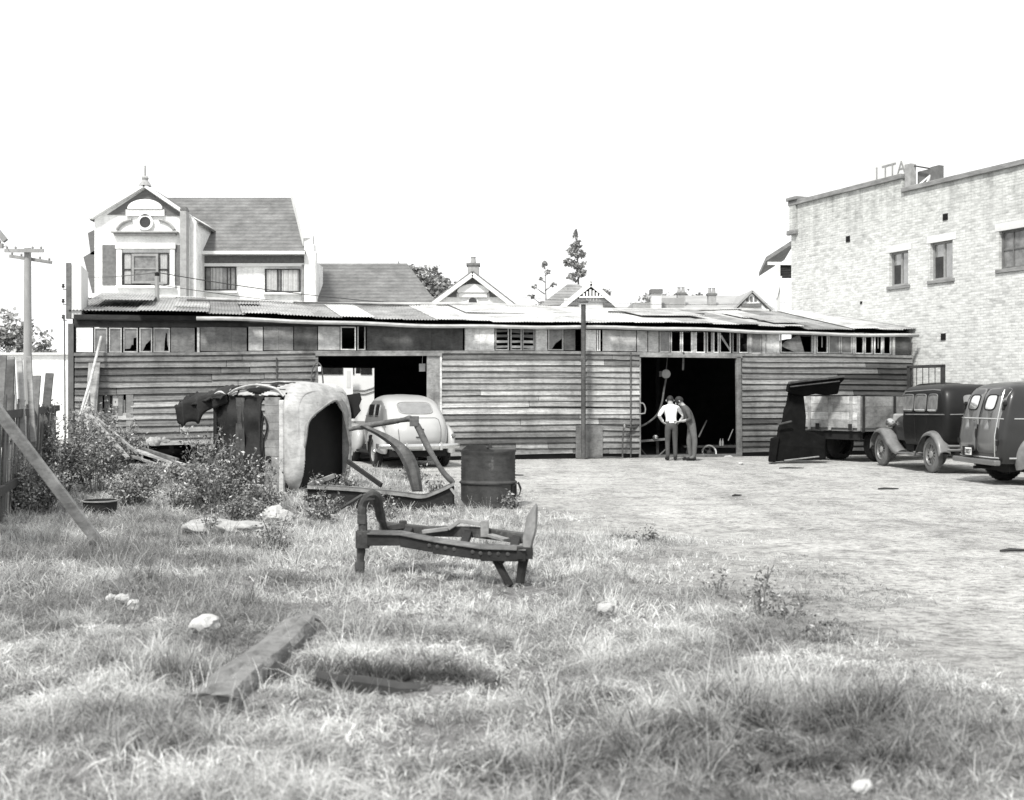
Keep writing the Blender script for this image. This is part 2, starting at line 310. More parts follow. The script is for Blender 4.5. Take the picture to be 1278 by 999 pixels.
# ------------------------------------------------------------------ dry grass: blades leaning out of tufts
def blades(name, n, ylo, yhi, h0, wid, segs, dens, seed, tm=1, up=0):
    g=np.random.default_rng(seed); pts=[]; tot=0
    while tot<n:
        k=200000; y=np.sqrt(g.random(k)*(yhi**2-ylo**2)+ylo**2); x=(g.random(k)-.5)*1.02*y*.93
        keep=g.random(k)<dens(x,y); pts.append(np.stack([x[keep],y[keep]],1)); tot+=keep.sum()
    p=np.concatenate(pts)[:n]
    cell=.13; c=np.floor(p/cell); hsh=lambda a,b,s: np.modf(np.abs(np.sin(a*12.9898+b*78.233+s)*43758.5453))[0]
    tc=(c+np.stack([hsh(c[:,0],c[:,1],1.),hsh(c[:,0],c[:,1],2.)],1))*cell
    pull=g.random(n)[:,None]*.85; p=p*(1-pull)+tc*pull
    x,y=p.T; G=grassy(x,y); tuft=hsh(c[:,0],c[:,1],3.)
    green=np.clip((vn(x,y*1.4,.9,5)-.52)*4,0,1)*.8; green=np.clip(green+.75*(1-sst(-4.2,-1.4,x))*(1-sst(9,13,y))*(vn(x,y,1.1,9)),0,1)
    hum=vn(x,y*1.3,3.1,41)
    hh=h0*(.3+.9*vn(x,y*1.2,1.9,6))*(.45+.8*g.random(n))*(.6+.8*tuft)*(.25+.75*G)*(1+.35*green)
    near=np.maximum.reduce([1.5*np.exp(-(((x+3.3)/.8)**2+((y-13.3)/.6)**2)),np.exp(-(((x+.55)/1.3)**2+((y-9.7)/1.5)**2)),1.3*np.exp(-(((x+1.8)/1.3)**2+((y-15.2)/1.0)**2)),(1.2*np.exp(-((y-6.10)/.2)**2)*sst(-1.6,-1.2,x)*(1-sst(-.2,.2,x)) if tm>.3 else 0*x)]); hh=hh*np.clip(1-.36*near,.3,1)
    az=np.where(g.random(n)<.45,g.random(n)*6.283,np.arctan2(y-tc[:,1],x-tc[:,0])+g.normal(size=n)*.8); lean=np.clip(np.abs(g.normal(size=n))*.6+.35-up,0,1.5)
    flat=g.random(n)<(.42-up); lean=np.where(flat,1.3+.5*g.random(n),lean); hh=np.where(flat,hh*1.5,hh); z0=np.where(flat,g.random(n)*.07*G*np.clip(1-.6*near,0,1),0)
    tone=1.12*(1.12-.66*green)*(.42+.75*hum+.35*(tuft-.3))*np.where(g.random(n)<.22,.5,1.0)*(.6+.75*g.random(n))
    z=gz(x,y)-.008+z0; ux,uy=np.cos(az),np.sin(az); wa=g.random(n)*6.283; wx,wy=np.cos(wa),np.sin(wa)
    w=wid*(.5+1.0*g.random(n)); V=np.zeros((n,(segs+1)*2,3),np.float32); bx=0;bz=0; ang=np.where(flat,1.0+.5*g.random(n),lean*.4); bend=lean*(.9+.5*g.random(n)); side=g.normal(size=n)*.25; sx_=0
    for s in range(segs+1):
        ww=w*(1-.8*s/segs); cx_=x+ux*bx-uy*sx_; cy_=y+uy*bx+ux*sx_
        V[:,2*s,0]=cx_-wx*ww/2; V[:,2*s,1]=cy_-wy*ww/2; V[:,2*s,2]=z+bz
        V[:,2*s+1,0]=cx_+wx*ww/2; V[:,2*s+1,1]=cy_+wy*ww/2; V[:,2*s+1,2]=z+bz
        bx=bx+np.sin(ang)*hh/segs; bz=bz+np.cos(ang)*hh/segs; sx_=sx_+side*hh*(s+1)/segs/segs; ang=np.minimum(ang+bend/segs,1.95); bz=np.maximum(bz,-z0+.004)
    return V.reshape(-1,3),np.repeat(np.clip(tone,.08,1.7)*tm,(segs+1)*2),segs
def grass_obj(sets):
    Vs=[];T=[];Q=[];o=0
    for V,t,s in sets:
        k=(s+1)*2; n=len(V)//k; b=(np.arange(n)*k)[:,None,None]
        f=np.array([[2*i,2*i+1,2*i+3,2*i+2] for i in range(s)])[None]
        Q.append((b+f).reshape(-1)+o); Vs.append(V); T.append(t); o+=len(V)
    V=np.concatenate(Vs);T=np.concatenate(T);Q=np.concatenate(Q); nq=len(Q)//4
    me=bpy.data.meshes.new('dry_grass'); me.vertices.add(len(V)); me.vertices.foreach_set('co',V.reshape(-1)); me.loops.add(nq*4); me.loops.foreach_set('vertex_index',Q.astype(np.int32))
    me.polygons.add(nq); me.polygons.foreach_set('loop_start',np.arange(0,nq*4,4,dtype=np.int32)); me.polygons.foreach_set('use_smooth',np.ones(nq,bool)); me.update(calc_edges=True)
    a=me.attributes.new('tone','FLOAT','POINT'); a.data.foreach_set('value',T.astype(np.float32))
    m=mat('dry_grass_blade',.52,.62,.75,30,tone=True,spec=.2); me.materials.append(m)
    bs=m.node_tree.nodes['Principled BSDF']; nt=m.node_tree
    tr=nt.nodes.new('ShaderNodeBsdfTranslucent'); mx=nt.nodes.new('ShaderNodeMixShader'); mx.inputs[0].default_value=.4
    nt.links.new(bs.inputs['Base Color'].links[0].from_socket,tr.inputs['Color']); nt.links.new(bs.outputs[0],mx.inputs[1]); nt.links.new(tr.outputs[0],mx.inputs[2]); nt.links.new(mx.outputs[0],nt.nodes['Material Output'].inputs[0])
    ob=bpy.data.objects.new('dry_grass',me); COL.objects.link(ob); return tag(ob,'pale dry grass and short stubble over the left of the yard','grass',kind='stuff')
def dn(x,y):
    t=(y>6.28)&(y<6.5)&(x>-1.25)&(x<-.1)
    ax_,ay_,bx_,by_=-1.48,5.72,-1.33,7.5
    q=np.clip(((x-ax_)*(bx_-ax_)+(y-ay_)*(by_-ay_))/((bx_-ax_)**2+(by_-ay_)**2),0,1); dd=np.hypot(x-ax_-q*(bx_-ax_),y-ay_-q*(by_-ay_))
    return grassy(x,y)*(.35+.65*vn(x,y,1.7,8))*np.where(t,.08,1)*np.clip((dd-.12)/.10,0.02,1)
CLUMP=[(130,835,.16),(295,765,.16),(215,850,.18),(70,800,.14),(805,676,.20),(780,672,.15),(560,965,.2),(500,975,.16),(640,975,.2),(700,915,.13),(720,900,.12),(900,890,.16),(850,920,.16),(930,905,.12),(1110,905,.12),(760,880,.14),(820,880,.12),(1000,960,.18),(430,800,.10),(500,795,.08),(880,960,.18),(1120,960,.12),(980,840,.10),(30,740,.16),(180,730,.14),(260,700,.14),(640,830,.08),(360,700,.10),(1040,780,.08),(480,670,.2),(600,690,.16),(690,880,.1),(960,935,.12),(1040,900,.1),(60,860,.14),(740,960,.16)]
CLUMP=[((px-CX)/F*(F*EYE/(py-CY)),F*EYE/(py-CY),r) for px,py,r in CLUMP]+[(x*.15-1.2,6.36+.04*math.sin(x*2.),.055) for x in range(8)]+[(x*.13+.0,6.25+.06*math.sin(x*1.7),.05) for x in range(4)]  # closing rows of dark tufts help paint the strip's shadow
def dcl(x,y):
    d=np.zeros_like(x)
    for a,b,r in CLUMP: d=np.maximum(d,np.exp(-((x-a)/r)**2-((y-b)/(r*.55))**2))
    return np.clip(d-.12,0,1)*(.5+.5*vn(x,y,4,22))
def dsp(x,y): return np.exp(-((y-6.38-.05*np.sin(x*3))/.085)**2)*sst(-1.4,-1.15,x)*(1-sst(-.25,.05,x))  # blades here are toned dark, the strip's shadow put into their colour
def dst(x,y): return grassy(x,y)*np.clip((vn(x,y,1.4,31)-.45)*3,0,1)
def ds(x,y): return (1-grassy(x,y))*np.clip((vn(x,y,1.1,12)-.3)*2.2,0.08,1)*(.25+.75*(1-sst(.0,5.0,x-np.interp(y,BX,BV))))*(1-sst(22,27,y))
grass_obj([blades('a',125000,3.7,8.2,.115,.0056,4,dn,1),blades('b',95000,8.2,15,.14,.0075,3,dn,2),blades('c',55000,15,27,.17,.011,2,dn,3),blades('e',16000,3.7,15,.135,.006,4,dcl,7,.36,.0),blades('f',5000,3.7,14,.32,.0038,4,dst,8,1.1,.25),blades('g',6000,6.0,6.8,.13,.006,3,dsp,17,.24,.0),blades('d',150000,4,17,.05,.008,2,ds,4),blades('e',25000,16,27,.06,.010,1,ds,5)])
# ------------------------------------------------------------------ weatherboard shed
SA=at(92,CY,27.5); SB=at(1138,CY,33.0); SA.z=0; SB.z=0
sdx=(SB-SA).normalized(); SL=(SB-SA).length; SRZ=math.atan2(sdx.y,sdx.x); sdy=Vector((-sdx.y,sdx.x,0))
def sxz(px,py,d=0.0):         # pixel -> shed local x,z on the plane at depth d behind the front
    dr=Vector(((px-CX)/F,1,-(py-CY)/F)); o=SA+sdy*d; t=o.dot(sdy)/dr.dot(sdy); p=dr*t
    return (p-SA).dot(sdx), EYE+p.z
def sx(px,d=0): return sxz(px,CY,d)[0]
shed=thing('timber_shed','long weathered weatherboard shed with two dark open doorways and corrugated iron roof','shed',SA,SRZ)
z_sill=lambda x: 2.62+.16*min(1,x/9)-.04*math.sin(x*.9)*.3
z_head=lambda x: z_sill(x)+.60
z_eave=lambda x: 3.47-.12*x/SL+.03*math.sin(x*.55)
D0,D1=sx(397),sx(533.5); E0,E1=sx(799),sx(920)
DZ=lambda x: z_sill(x)-.09
# boards
def boards(x0,x1,lines,skip,seed,tonef,drop=None):
    g=random.Random(seed); mb=MB(); x_end=x1
    for k in range(lines):
        for (a,b) in skip(k):
            x=a
            while x<b-.02:
                e=min(b,x+(g.uniform(1.8,5.5) if g.random()>.12 else g.uniform(.5,1.4))); e=b if b-e<.6 else e
                top=lambda q: z_sill(q)-.05-k*.153
                dz0,dz1=g.uniform(-.008,.008),g.uniform(-.008,.008); o=g.uniform(0,.008)
                mb.tone=tonef(x,k)*g.choice((.55,.75,.86,.95,1,1.05,1.12,1.3,.8,.9))
                if g.random()<.07: mb.tone*=.5
                zt0,zt1=top(x)+dz0,top(e)+dz1; h=.162
                if k>0 and g.random()<.04: dz1-=.03; zt1-=.03
                xs=x+.005; es=e-.006
                m_=4; zz=[(g.uniform(-.007,.007),g.uniform(-.004,.006)) for _ in range(m_+1)]
                for i in range(m_):
                    xa,xb=xs+(es-xs)*i/m_,xs+(es-xs)*(i+1)/m_; za,zb_=zt0+(zt1-zt0)*i/m_+zz[i][0],zt0+(zt1-zt0)*(i+1)/m_+zz[i+1][0]; ya,yb=-.054-o+zz[i][1],-.054-o+zz[i+1][1]
                    mb.hexa([(xa,ya,za-h),(xb,yb,zb_-h),(xb,-.03,zb_-h),(xa,-.03,za-h),(xa,-.006,za),(xb,-.006,zb_),(xb,.004,zb_),(xa,.004,za)])
                x=e
    return mb
H0,H1=sx(119),sx(163)
gapx0,gapx1=sx(168),sx(240)
def skip_l(k):
    z=z_sill(2)-.05-k*.153
    if z<.12: return [(0,.9)]
    if z<.60: return [(0,gapx0+.2)] if k%2 else [(0,gapx0),(gapx1+.1,D0)]
    if 1.18<z-.08<1.72: return [(0.02,H0),(H1,D0)]
    return [(0.02,D0)]
boards(0,D0,16,skip_l,3,lambda x,k:.98+.1*math.sin(x)).build('weatherboards','board',shed)
boards(D1,E0,17,lambda k:[(D1+.36 if k>=0 else D1,E0-.02)],5,lambda x,k:(1.3 if x<sx(700) else 1.2)*(.62 if sx(708)<x<sx(722) else 1)*(.75 if k>12 else 1)).build('weatherboards','board',shed)
boards(E1,SL,17,lambda k:[(E1+.12,SL)],8,lambda x,k:(.85-.5*min(1,(x-E1)/2.6))*(.6 if k>11 else 1)).build('weatherboards','board',shed)
# back-up lining so no light leaks, studs
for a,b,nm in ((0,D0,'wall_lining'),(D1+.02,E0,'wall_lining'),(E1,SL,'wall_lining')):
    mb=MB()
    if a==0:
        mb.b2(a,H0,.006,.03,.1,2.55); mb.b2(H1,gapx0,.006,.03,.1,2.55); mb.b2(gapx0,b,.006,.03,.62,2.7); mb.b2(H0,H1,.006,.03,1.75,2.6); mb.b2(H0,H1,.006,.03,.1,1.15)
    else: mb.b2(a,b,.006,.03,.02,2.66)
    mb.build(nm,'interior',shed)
# sill board under the clerestory and head plate
mb=MB()
xs=[0]; 
while xs[-1]<SL: xs.append(min(SL,xs[-1]+random.uniform(2.2,4)))
for a,b in zip(xs,xs[1:]):
    mb.tone=random.uniform(.8,1.25)
    mb.hexa([(a,-.06,z_sill(a)-.07),(b,-.06,z_sill(b)-.07),(b,.05,z_sill(b)-.07),(a,.05,z_sill(a)-.07),(a,-.05,z_sill(a)),(b,-.05,z_sill(b)),(b,.05,z_sill(b)),(a,.05,z_sill(a))])
mb.build('sill_rail','plank',shed)
mb=MB()
for a,b in zip(xs,xs[1:]):
    mb.tone=random.uniform(.5,.9)
    mb.hexa([(a,-.012,z_head(a)),(b,-.012,z_head(b)),(b,.06,z_head(b)),(a,.06,z_head(a)),(a,-.012,z_eave(a)+.05),(b,-.012,z_eave(b)+.05),(b,.06,z_eave(b)+.05),(a,.06,z_eave(a)+.05)])
mb.build('head_plate','dark_wood_and_shade',shed)  # dark tone stands in for the eave's shadow on this plate
# clerestory strip
CL=[(95,116,'white'),(117.5,134,'glass'),(136,152,'glass'),(154,172,'brk'),(174,190,'brk2'),(191.5,212,'brk3'),(213,243,'board'),(246,249,'post'),(250,308,'board'),(310,328,'mixed'),(329,366,'board'),(367,396,'boardd'),(397,424,'pale'),(425,444,'open'),(446,456,'open0'),(458,578,'dark'),(580,617,'palef'),(618,635,'slat'),(637,651,'slat'),(652,667,'slat'),(668,683,'palef'),(684,703,'brk2'),(704,718,'board'),(727,744,'palef'),(745,749,'open'),(752,794,'pale'),(795,808,'pale'),(809,822,'pale'),(823,836,'glass'),(837,850,'open'),(851,864,'open'),(868,880,'open'),(882,889,'open0'),(890,897,'open'),(898,912,'diag'),(914,921,'open0'),(922,934,'open'),(938,950,'glassd'),(951,955,'post'),(956,973,'palef'),(974,1014,'sheet'),(1019,1033,'openl'),(1034,1048,'glassd'),(1049,1063,'glassd'),(1067,1078,'openl'),(1079,1089,'openl'),(1091,1101,'openl'),(1102,1112,'openl'),(1117,1137,'dboard')]
lining=MB()
for a,b,t in CL:
    x0,x1=sx(a),sx(b); xm=(x0+x1)/2; z0,z1=z_sill(xm)+.012,z_head(xm)-.008; w=x1-x0
    if t=='post':
        mb=MB(); mb.b2(x0,x1,-.02,.04,z0-.05,z1); mb.build('mullion','pale_wood',shed); continue
    if t in('board','boardd','dark','dboard','white','pale','palef','mixed'):
        mb=MB(); g=random.Random(int(a)); x=x0
        n=max(1,round(w/(.38 if t!='dark' else .8)))
        for i in range(n):
            mb.tone={'board':.85,'boardd':.55,'dark':.34,'dboard':.4,'white':1.7,'pale':1.1,'palef':1.35,'mixed':.95}[t]*g.uniform(.88,1.12)
            mb.b2(x0+w*i/n+.002,x0+w*(i+1)/n-.002,(.0 if t!='dark' else .025)-g.random()*.004,.022 if t!='dark' else .045,z0+g.uniform(0,.008),z1)
        p=mb.build('infill_panel','pale_wood' if t in('white','pale','palef','mixed') else 'plank',shed)
        if t in ('white',): tag(p,'white painted end panel')
        if t=='palef':
            f=MB(); f.b2(x0,x1,-.02,.0,z0-.01,z0+.03); f.b2(x0,x0+.025,-.021,.0,z0+.03,z1); f.build('panel_trim','pale_wood',p)
        continue
    win=MB(); fr=.028; paleF = t in('open','openl','glassd','diag','glass','brk','brk2','brk3','sheet','slat')
    for q in ((x0,x0+fr,z0,z1),(x1-fr,x1,z0,z1),(x0+fr,x1-fr,z0,z0+fr),(x0+fr,x1-fr,z1-fr,z1)):
        if t=='open0' and q[2]!=z0: continue
        win.tone=random.uniform(.7,1.2)*(1.75 if t in('open','diag','openl') else .95); win.b2(q[0],q[1],-.018,.03,q[2],q[3])
    wf=win.build('clerestory_window','pale_wood',shed)
    gx0,gx1,g0,g1=x0+fr,x1-fr,z0+fr,z1-fr; W_=gx1-gx0; H_=g1-g0
    def pane(poly,m='glass_dusty',nm='pane',y0=.004,y1=.01):
        mb=MB(); mb.tone=random.uniform(.7,1.1); mb.prism([(gx0+u*W_,g0+v*H_) for u,v in poly],y0,y1); mb.build(nm,m,wf)
    if t=='glass': pane([(0,0),(1,0),(1,1),(0,1)])
    elif t=='glassd': pane([(0,0),(1,0),(1,1),(0,1)])
    elif t=='brk': pane([(0,0.1),(.45,.12),(.6,.3),(.72,.28),(.75,.6),(1,.62),(1,1),(0,1)])
    elif t=='brk2': pane([(0,0),(.2,0),(.5,.3),(.97,.52),(1,1),(0,1)])
    elif t=='brk3': pane([(0,0),(.68,0),(.72,.45),(.8,.85),(.88,.8),(.9,.3),(1,.1),(1,1),(0,1)])
    elif t=='slat':
        for v in (.05,.3,.58,.82): pane([(0,v),(1,v+random.uniform(-.05,.05)),(1,v+.13),(0,v+.12)],'mid_wood' if v>.3 else 'pale_wood','slat',.0,.012)
    elif t=='diag': pane([(0,.75),(1,.05),(1,.2),(.1,.9)],'pale_wood','loose_slat')
    elif t=='sheet': pane([(.45,0),(.78,0),(.62,.92),(.15,.55),(.0,.3)],'plank','loose_sheet',.03,.04)
    elif t=='openl' and random.random()<.6: pane([(.45,.25),(.56,.25),(.56,1),(.45,1)],'pale_wood','glazing_bar')
# mullions left behind in the gaps
for px in (1016.5,1065,1115,866,936):
    mb=MB(); x=sx(px); mb.tone=1.15; mb.b2(x-.035,x+.035,-.03,.03,z_sill(x),z_head(x)); mb.build('mullion','pale_wood',shed)
# hanging pole under the right door lintel
# door surrounds
mb=MB(); mb.tone=1.2; mb.b2(D1-.02,D1+.36,-.03,.02,.0,DZ(D1)); mb.build('door_post','plank',shed,bevel=.006)
mb=MB(); mb.tone=1.4; mb.b2(D1+.36-.05,D1+.36,-.05,-.031,.0,DZ(D1)); mb.build('door_trim','pale_wood',shed)
mb=MB(); mb.tone=.95; mb.b2(D0-.07,D0,-.05,.08,.0,DZ(D0)); mb.build('door_post','plank',shed,bevel=.006)
mb=MB(); mb.tone=.95; mb.b2(E0-.04,E0+.0,-.05,.08,.0,DZ(E0)); mb.build('door_post','plank',shed)
mb=MB(); mb.tone=.9; mb.bar((E1+.05,-.02,0),(E1+.02,-.02,DZ(E1)),.14,.10,up=(0,1,0)); mb.build('door_post','plank',shed,bevel=.006)
for a,b in ((D0-.07,D1+.36),(E0-.04,E1+.12)):
    mb=MB(); mb.tone=1.15; mb.hexa([(a,-.07,DZ(a)-.04),(b,-.07,DZ(b)-.04),(b,.06,DZ(b)-.04),(a,.06,DZ(a)-.04),(a,-.07,DZ(a)+.02),(b,-.07,DZ(b)+.02),(b,.06,DZ(b)+.02),(a,.06,DZ(a)+.02)]); mb.build('door_lintel','plank',shed)
mb=MB(); mb.b2(D0-.1,E1+.2,.05,.16,DZ(9)+.02,DZ(9)+.12); mb.build('lintel_beam','dark_wood_and_shade',shed)
mb=MB(); mb.tone=.6; mb.b2(E0,E1+.1,-.10,.1,-.02,.07); mb.build('threshold','plank',shed)
# hatch window low in the left wall
mb=MB(); hz0,hz1=sxz(140,515)[1],sxz(140,491)[1]
for q in ((H0,H0+.05,hz0,hz1),(H1-.28,H1-.18,.35,hz1),(H0+.05,H1-.28,hz1-.05,hz1)): mb.b2(q[0],q[1],-.03,.03,q[2],q[3])
mb.b2(H1-.1,H1+.06,-.045,.0,.2,hz1+.02)
hatch=mb.build('low_window','plank',shed)
mb=MB(); mb.tone=1.3; a,b=sx(141),sx(154); mb.b2(a,b,.0,.012,sxz(141,507)[1],sxz(141,493)[1]); mb.build('pane_cover','paper',hatch)
for i in range(5):
    mb=MB(); mb.tone=random.uniform(.4,.8); a=H0+.03+i*.17; mb.b2(a,a+.13,.004,.02,.3,hz1-.06-(.1 if i in(3,) else 0)); mb.build('loose_board','plank',hatch)
# corrugated roof: sheets from eave to ridge, then the far slope
WX=lambda yl: None
BR0=Vector((25.55,0,0))
def wall_x(Yw): return 25.55-.43*Yw      # world x of the brick wall's face
ridge_y=4.3
def roof_sheets(y0,y1,z0f,z1f,name,seed,overlapz=0):
    g=random.Random(seed); mb=MB(); x=-.12
    while x<SL+.05:
        w=g.choice((.76,.76,.84,.68)); e=x+w+.06; dz=g.uniform(0,.05); ye=y0+g.uniform(-.12,.09); yt=y1+g.uniform(-.1,.1); tilt=g.uniform(-.015,.02)
        if g.random()<.12: ye+=.22
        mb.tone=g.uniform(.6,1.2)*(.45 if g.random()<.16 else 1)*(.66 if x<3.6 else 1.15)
        n=max(8,int((e-x)/.0095)); rows=[]
        for r in range(4):
            t=r/3; yy=ye+(yt-ye)*t; row=[]
            for i in range(n+1):
                xx=x+(e-x)*i/n
                zz=.0+z0f(xx)+(z1f(xx)-z0f(xx))*((yy-y0)/(y1-y0))+dz+tilt*(xx-x)/w+.011*math.cos(2*math.pi*xx/.076)
                wp=SA+sdx*xx+sdy*yy; lim=wall_x(wp.y)-.02
                if wp.x>lim: xx-= (wp.x-lim)/max(.2,sdx.x+.43*sdx.y)
                row.append((xx,yy,zz))
            rows.append(row)
        mb.grid(rows); x+=w
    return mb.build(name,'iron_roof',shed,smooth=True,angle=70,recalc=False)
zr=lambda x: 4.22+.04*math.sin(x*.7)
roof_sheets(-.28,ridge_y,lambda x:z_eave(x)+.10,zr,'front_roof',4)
roof_sheets(ridge_y,8.7,zr,lambda x:z_eave(x)+.08,'rear_roof',9)
# dark lining under the iron so the inside stays dark, stopping short of the brick wall
mb=MB()
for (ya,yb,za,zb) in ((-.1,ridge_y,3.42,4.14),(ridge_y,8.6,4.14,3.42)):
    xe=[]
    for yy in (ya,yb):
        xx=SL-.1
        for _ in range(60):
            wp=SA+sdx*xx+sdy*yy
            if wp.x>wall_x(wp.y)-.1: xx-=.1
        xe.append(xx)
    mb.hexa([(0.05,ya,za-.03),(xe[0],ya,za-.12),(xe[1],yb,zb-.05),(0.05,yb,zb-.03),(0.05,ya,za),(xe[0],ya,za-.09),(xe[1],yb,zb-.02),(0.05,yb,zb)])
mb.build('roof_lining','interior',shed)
def loose(px0,px1,y0,y1,zoff,tone,tilt=0):
    mb=MB(); a,b=sx(px0),sx(px1); n=int((b-a)/.0095); mb.tone=tone
    rows=[[(a+(b-a)*i/n,yy,z_eave(a)+.1+(zr(a)-z_eave(a)-.1)*(yy+.28)/(ridge_y+.28)+zoff+tilt*i/n+.011*math.cos(2*math.pi*(a+(b-a)*i/n)/.076)) for i in range(n+1)] for yy in (y0,(y0+y1)/2,y1)]
    mb.grid(rows); return mb.build('loose_roof_sheet','iron_roof',shed,smooth=True,angle=70,recalc=False)
loose(108,188,1.2,4.1,.20,.8); loose(215,262,.9,2.6,.07,.95,-.03); loose(300,330,2.5,4,.06,.7); loose(600,680,1.8,4.4,.05,1.1)
loose(820,905,1.2,3.6,.10,.85,.03); loose(970,1015,.2,2.2,.09,.7,.03); loose(960,1000,1.7,3.2,.09,1.0,-.04)
mb=MB()
for px0,px1,yy in ((800,930,2.6),(965,1010,.9),(380,560,3.9),(230,330,3.2)):
    a,b=sx(px0),sx(px1); z=z_eave(a)+.1+(zr(a)-z_eave(a)-.1)*(yy+.28)/(ridge_y+.28)+.08; mb.tone=.5; mb.bar((a,yy,z),(b,yy+.15,z),.12,.04)
mb.build('roof_batten','plank',shed)
# ridge flashing and gutter
mb=MB(); mb.tube([(x*SL/30*.93,ridge_y,zr(x*SL/30)+.03) for x in range(30)],.07,8); mb.build('ridge_cap','gutter',shed,smooth=True)
mb=MB()
gs=[i*SL/40 for i in range(41)]
prof=[(-.09,.06),(-.105,.0),(-.09,-.05),(-.04,-.065),(.0,-.05),(.0,.05)]
rows=[[(x,-.26+p,z_eave(x)-.03+q*.75+.012*math.sin(x*2.1)) for p,q in prof] for x in gs if x>.1*SL]
mb.grid(rows); mb.build('gutter','gutter',shed,smooth=True,solid=.004)
# service: downpipe from above the roof to the ground
xd=sx(722.5); mb=MB(); mb.tube([(xd,-.38,.05),(xd,-.38,2.2),(xd,-.38,z_eave(xd)+.55)],.062,12); mb.lathe([(.0,0),(.13,0),(.13,.03),(.05,.1),(0,.1)],14,Matrix.Translation((xd,-.38,z_eave(xd)+.6)))
mb.b2(xd-.08,xd+.08,-.4,-.3,1.0,1.04); mb.b2(xd-.08,xd+.08,-.4,-.3,2.5,2.54); mb.build('vent_pipe','pipe',shed,smooth=True)
mb=MB(); mb.tone=.75; mb.b2(sx(720)-.05,sx(751),-.075,-.05,.02,.86); mb.build('patch_sheet','plank',shed)
mb=MB(); mb.tone=1; x=sx(786); mb.tube([(x,-.07,.0),(x,-.07,z_sill(x))],.018,6); x=sx(345.); mb.tube([(x,-.07,1.5),(x,-.07,2.55)],.018,6); mb.build('conduit','pipe',shed)
# tall white end slab at the left with insulators
mb=MB(); mb.b2(-.06,.17,.02,1.6,3.42,4.68); mb.build('end_slab','pale_wall',shed,bevel=.01)
mb=MB(); mb.tone=.7; mb.b2(-.17,-.063,-.0,.14,3.42,4.72); mb.build('end_slab_edge','plank',shed)
for zz in (3.45,3.82,4.17):
    mb=MB(); mb.lathe([(0,-.03),(.028,-.03),(.038,0),(.02,.02),(.035,.04),(.02,.06),(0,.065)],12,Matrix.Translation((-.235,.03,zz))); mb.tube([(-.235,.03,zz-.03),(-.235,.03,zz-.07),(-.15,.03,zz-.07)],.010,6); mb.build('insulator','rust',shed,smooth=True)
mb=MB(); mb.tone=.9; mb.tube([(-.20,-.05,3.5),(-.19,-.05,1.9),(-.18,-.05,.1)],.016,8); mb.b2(-.12,.0,-.06,.1,.0,3.3); mb.build('corner_post','mid_wood',shed)
# inside: floor, back wall with an opening, end walls, posts
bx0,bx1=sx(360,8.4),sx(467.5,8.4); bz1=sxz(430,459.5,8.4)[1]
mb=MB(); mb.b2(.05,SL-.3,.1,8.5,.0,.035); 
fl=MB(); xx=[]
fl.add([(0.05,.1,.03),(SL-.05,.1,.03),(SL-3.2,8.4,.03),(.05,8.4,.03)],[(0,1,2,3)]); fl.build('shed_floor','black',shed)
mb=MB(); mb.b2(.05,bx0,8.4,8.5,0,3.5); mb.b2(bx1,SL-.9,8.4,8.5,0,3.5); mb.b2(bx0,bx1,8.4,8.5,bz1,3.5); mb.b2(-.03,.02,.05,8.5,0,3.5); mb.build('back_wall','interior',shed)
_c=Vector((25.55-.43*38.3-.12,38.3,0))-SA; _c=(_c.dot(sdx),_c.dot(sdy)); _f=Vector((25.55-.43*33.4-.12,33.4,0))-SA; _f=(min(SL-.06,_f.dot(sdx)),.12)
mb=MB(); mb.bar((_f[0],_f[1],1.75),(_c[0],_c[1],1.75),.06,3.5); mb.bar((_c[0],_c[1],1.75),(_c[0]+.6,8.5,1.75),.06,3.5); mb.build('end_lining','interior',shed)  # added dark sheets cover the pale brick so the inside stays dark
mb=MB()
for x in range(2,20,3):
    if x in(5,8): continue
    mb=MB(); mb.b2(x-.06,x+.06,6.24,6.36,0,3.6)
    pb_=mb.build('roof_post','dark_wood_and_shade',shed); mb=MB(); mb.b2(x-.04,x+.04,.1,8.3,3.2,3.34); mb.build('tie_beam','dark_wood_and_shade',shed)
# ------------------------------------------------------------------ brick building on the right
bdir=Vector((.43,-1,0)).normalized()         # along the wall, from the far corner towards the camera
bc=Vector((25.55-.43*38.3,38.3,0)); BRZ=math.atan2(bdir.y,bdir.x)
bn=Vector((-bdir.y,bdir.x,0))                # into the building (to the right)
if bn.x<0: bn=-bn
def bxz(px,py):
    dr=Vector(((px-CX)/F,1,-(py-CY)/F)); t=bc.dot(bn)/dr.dot(bn); p=dr*t; return (p-bc).dot(bdir),EYE+p.z
brick=thing('brick_building','tall pale brick building with three small windows beside the shed','building',bc,BRZ)
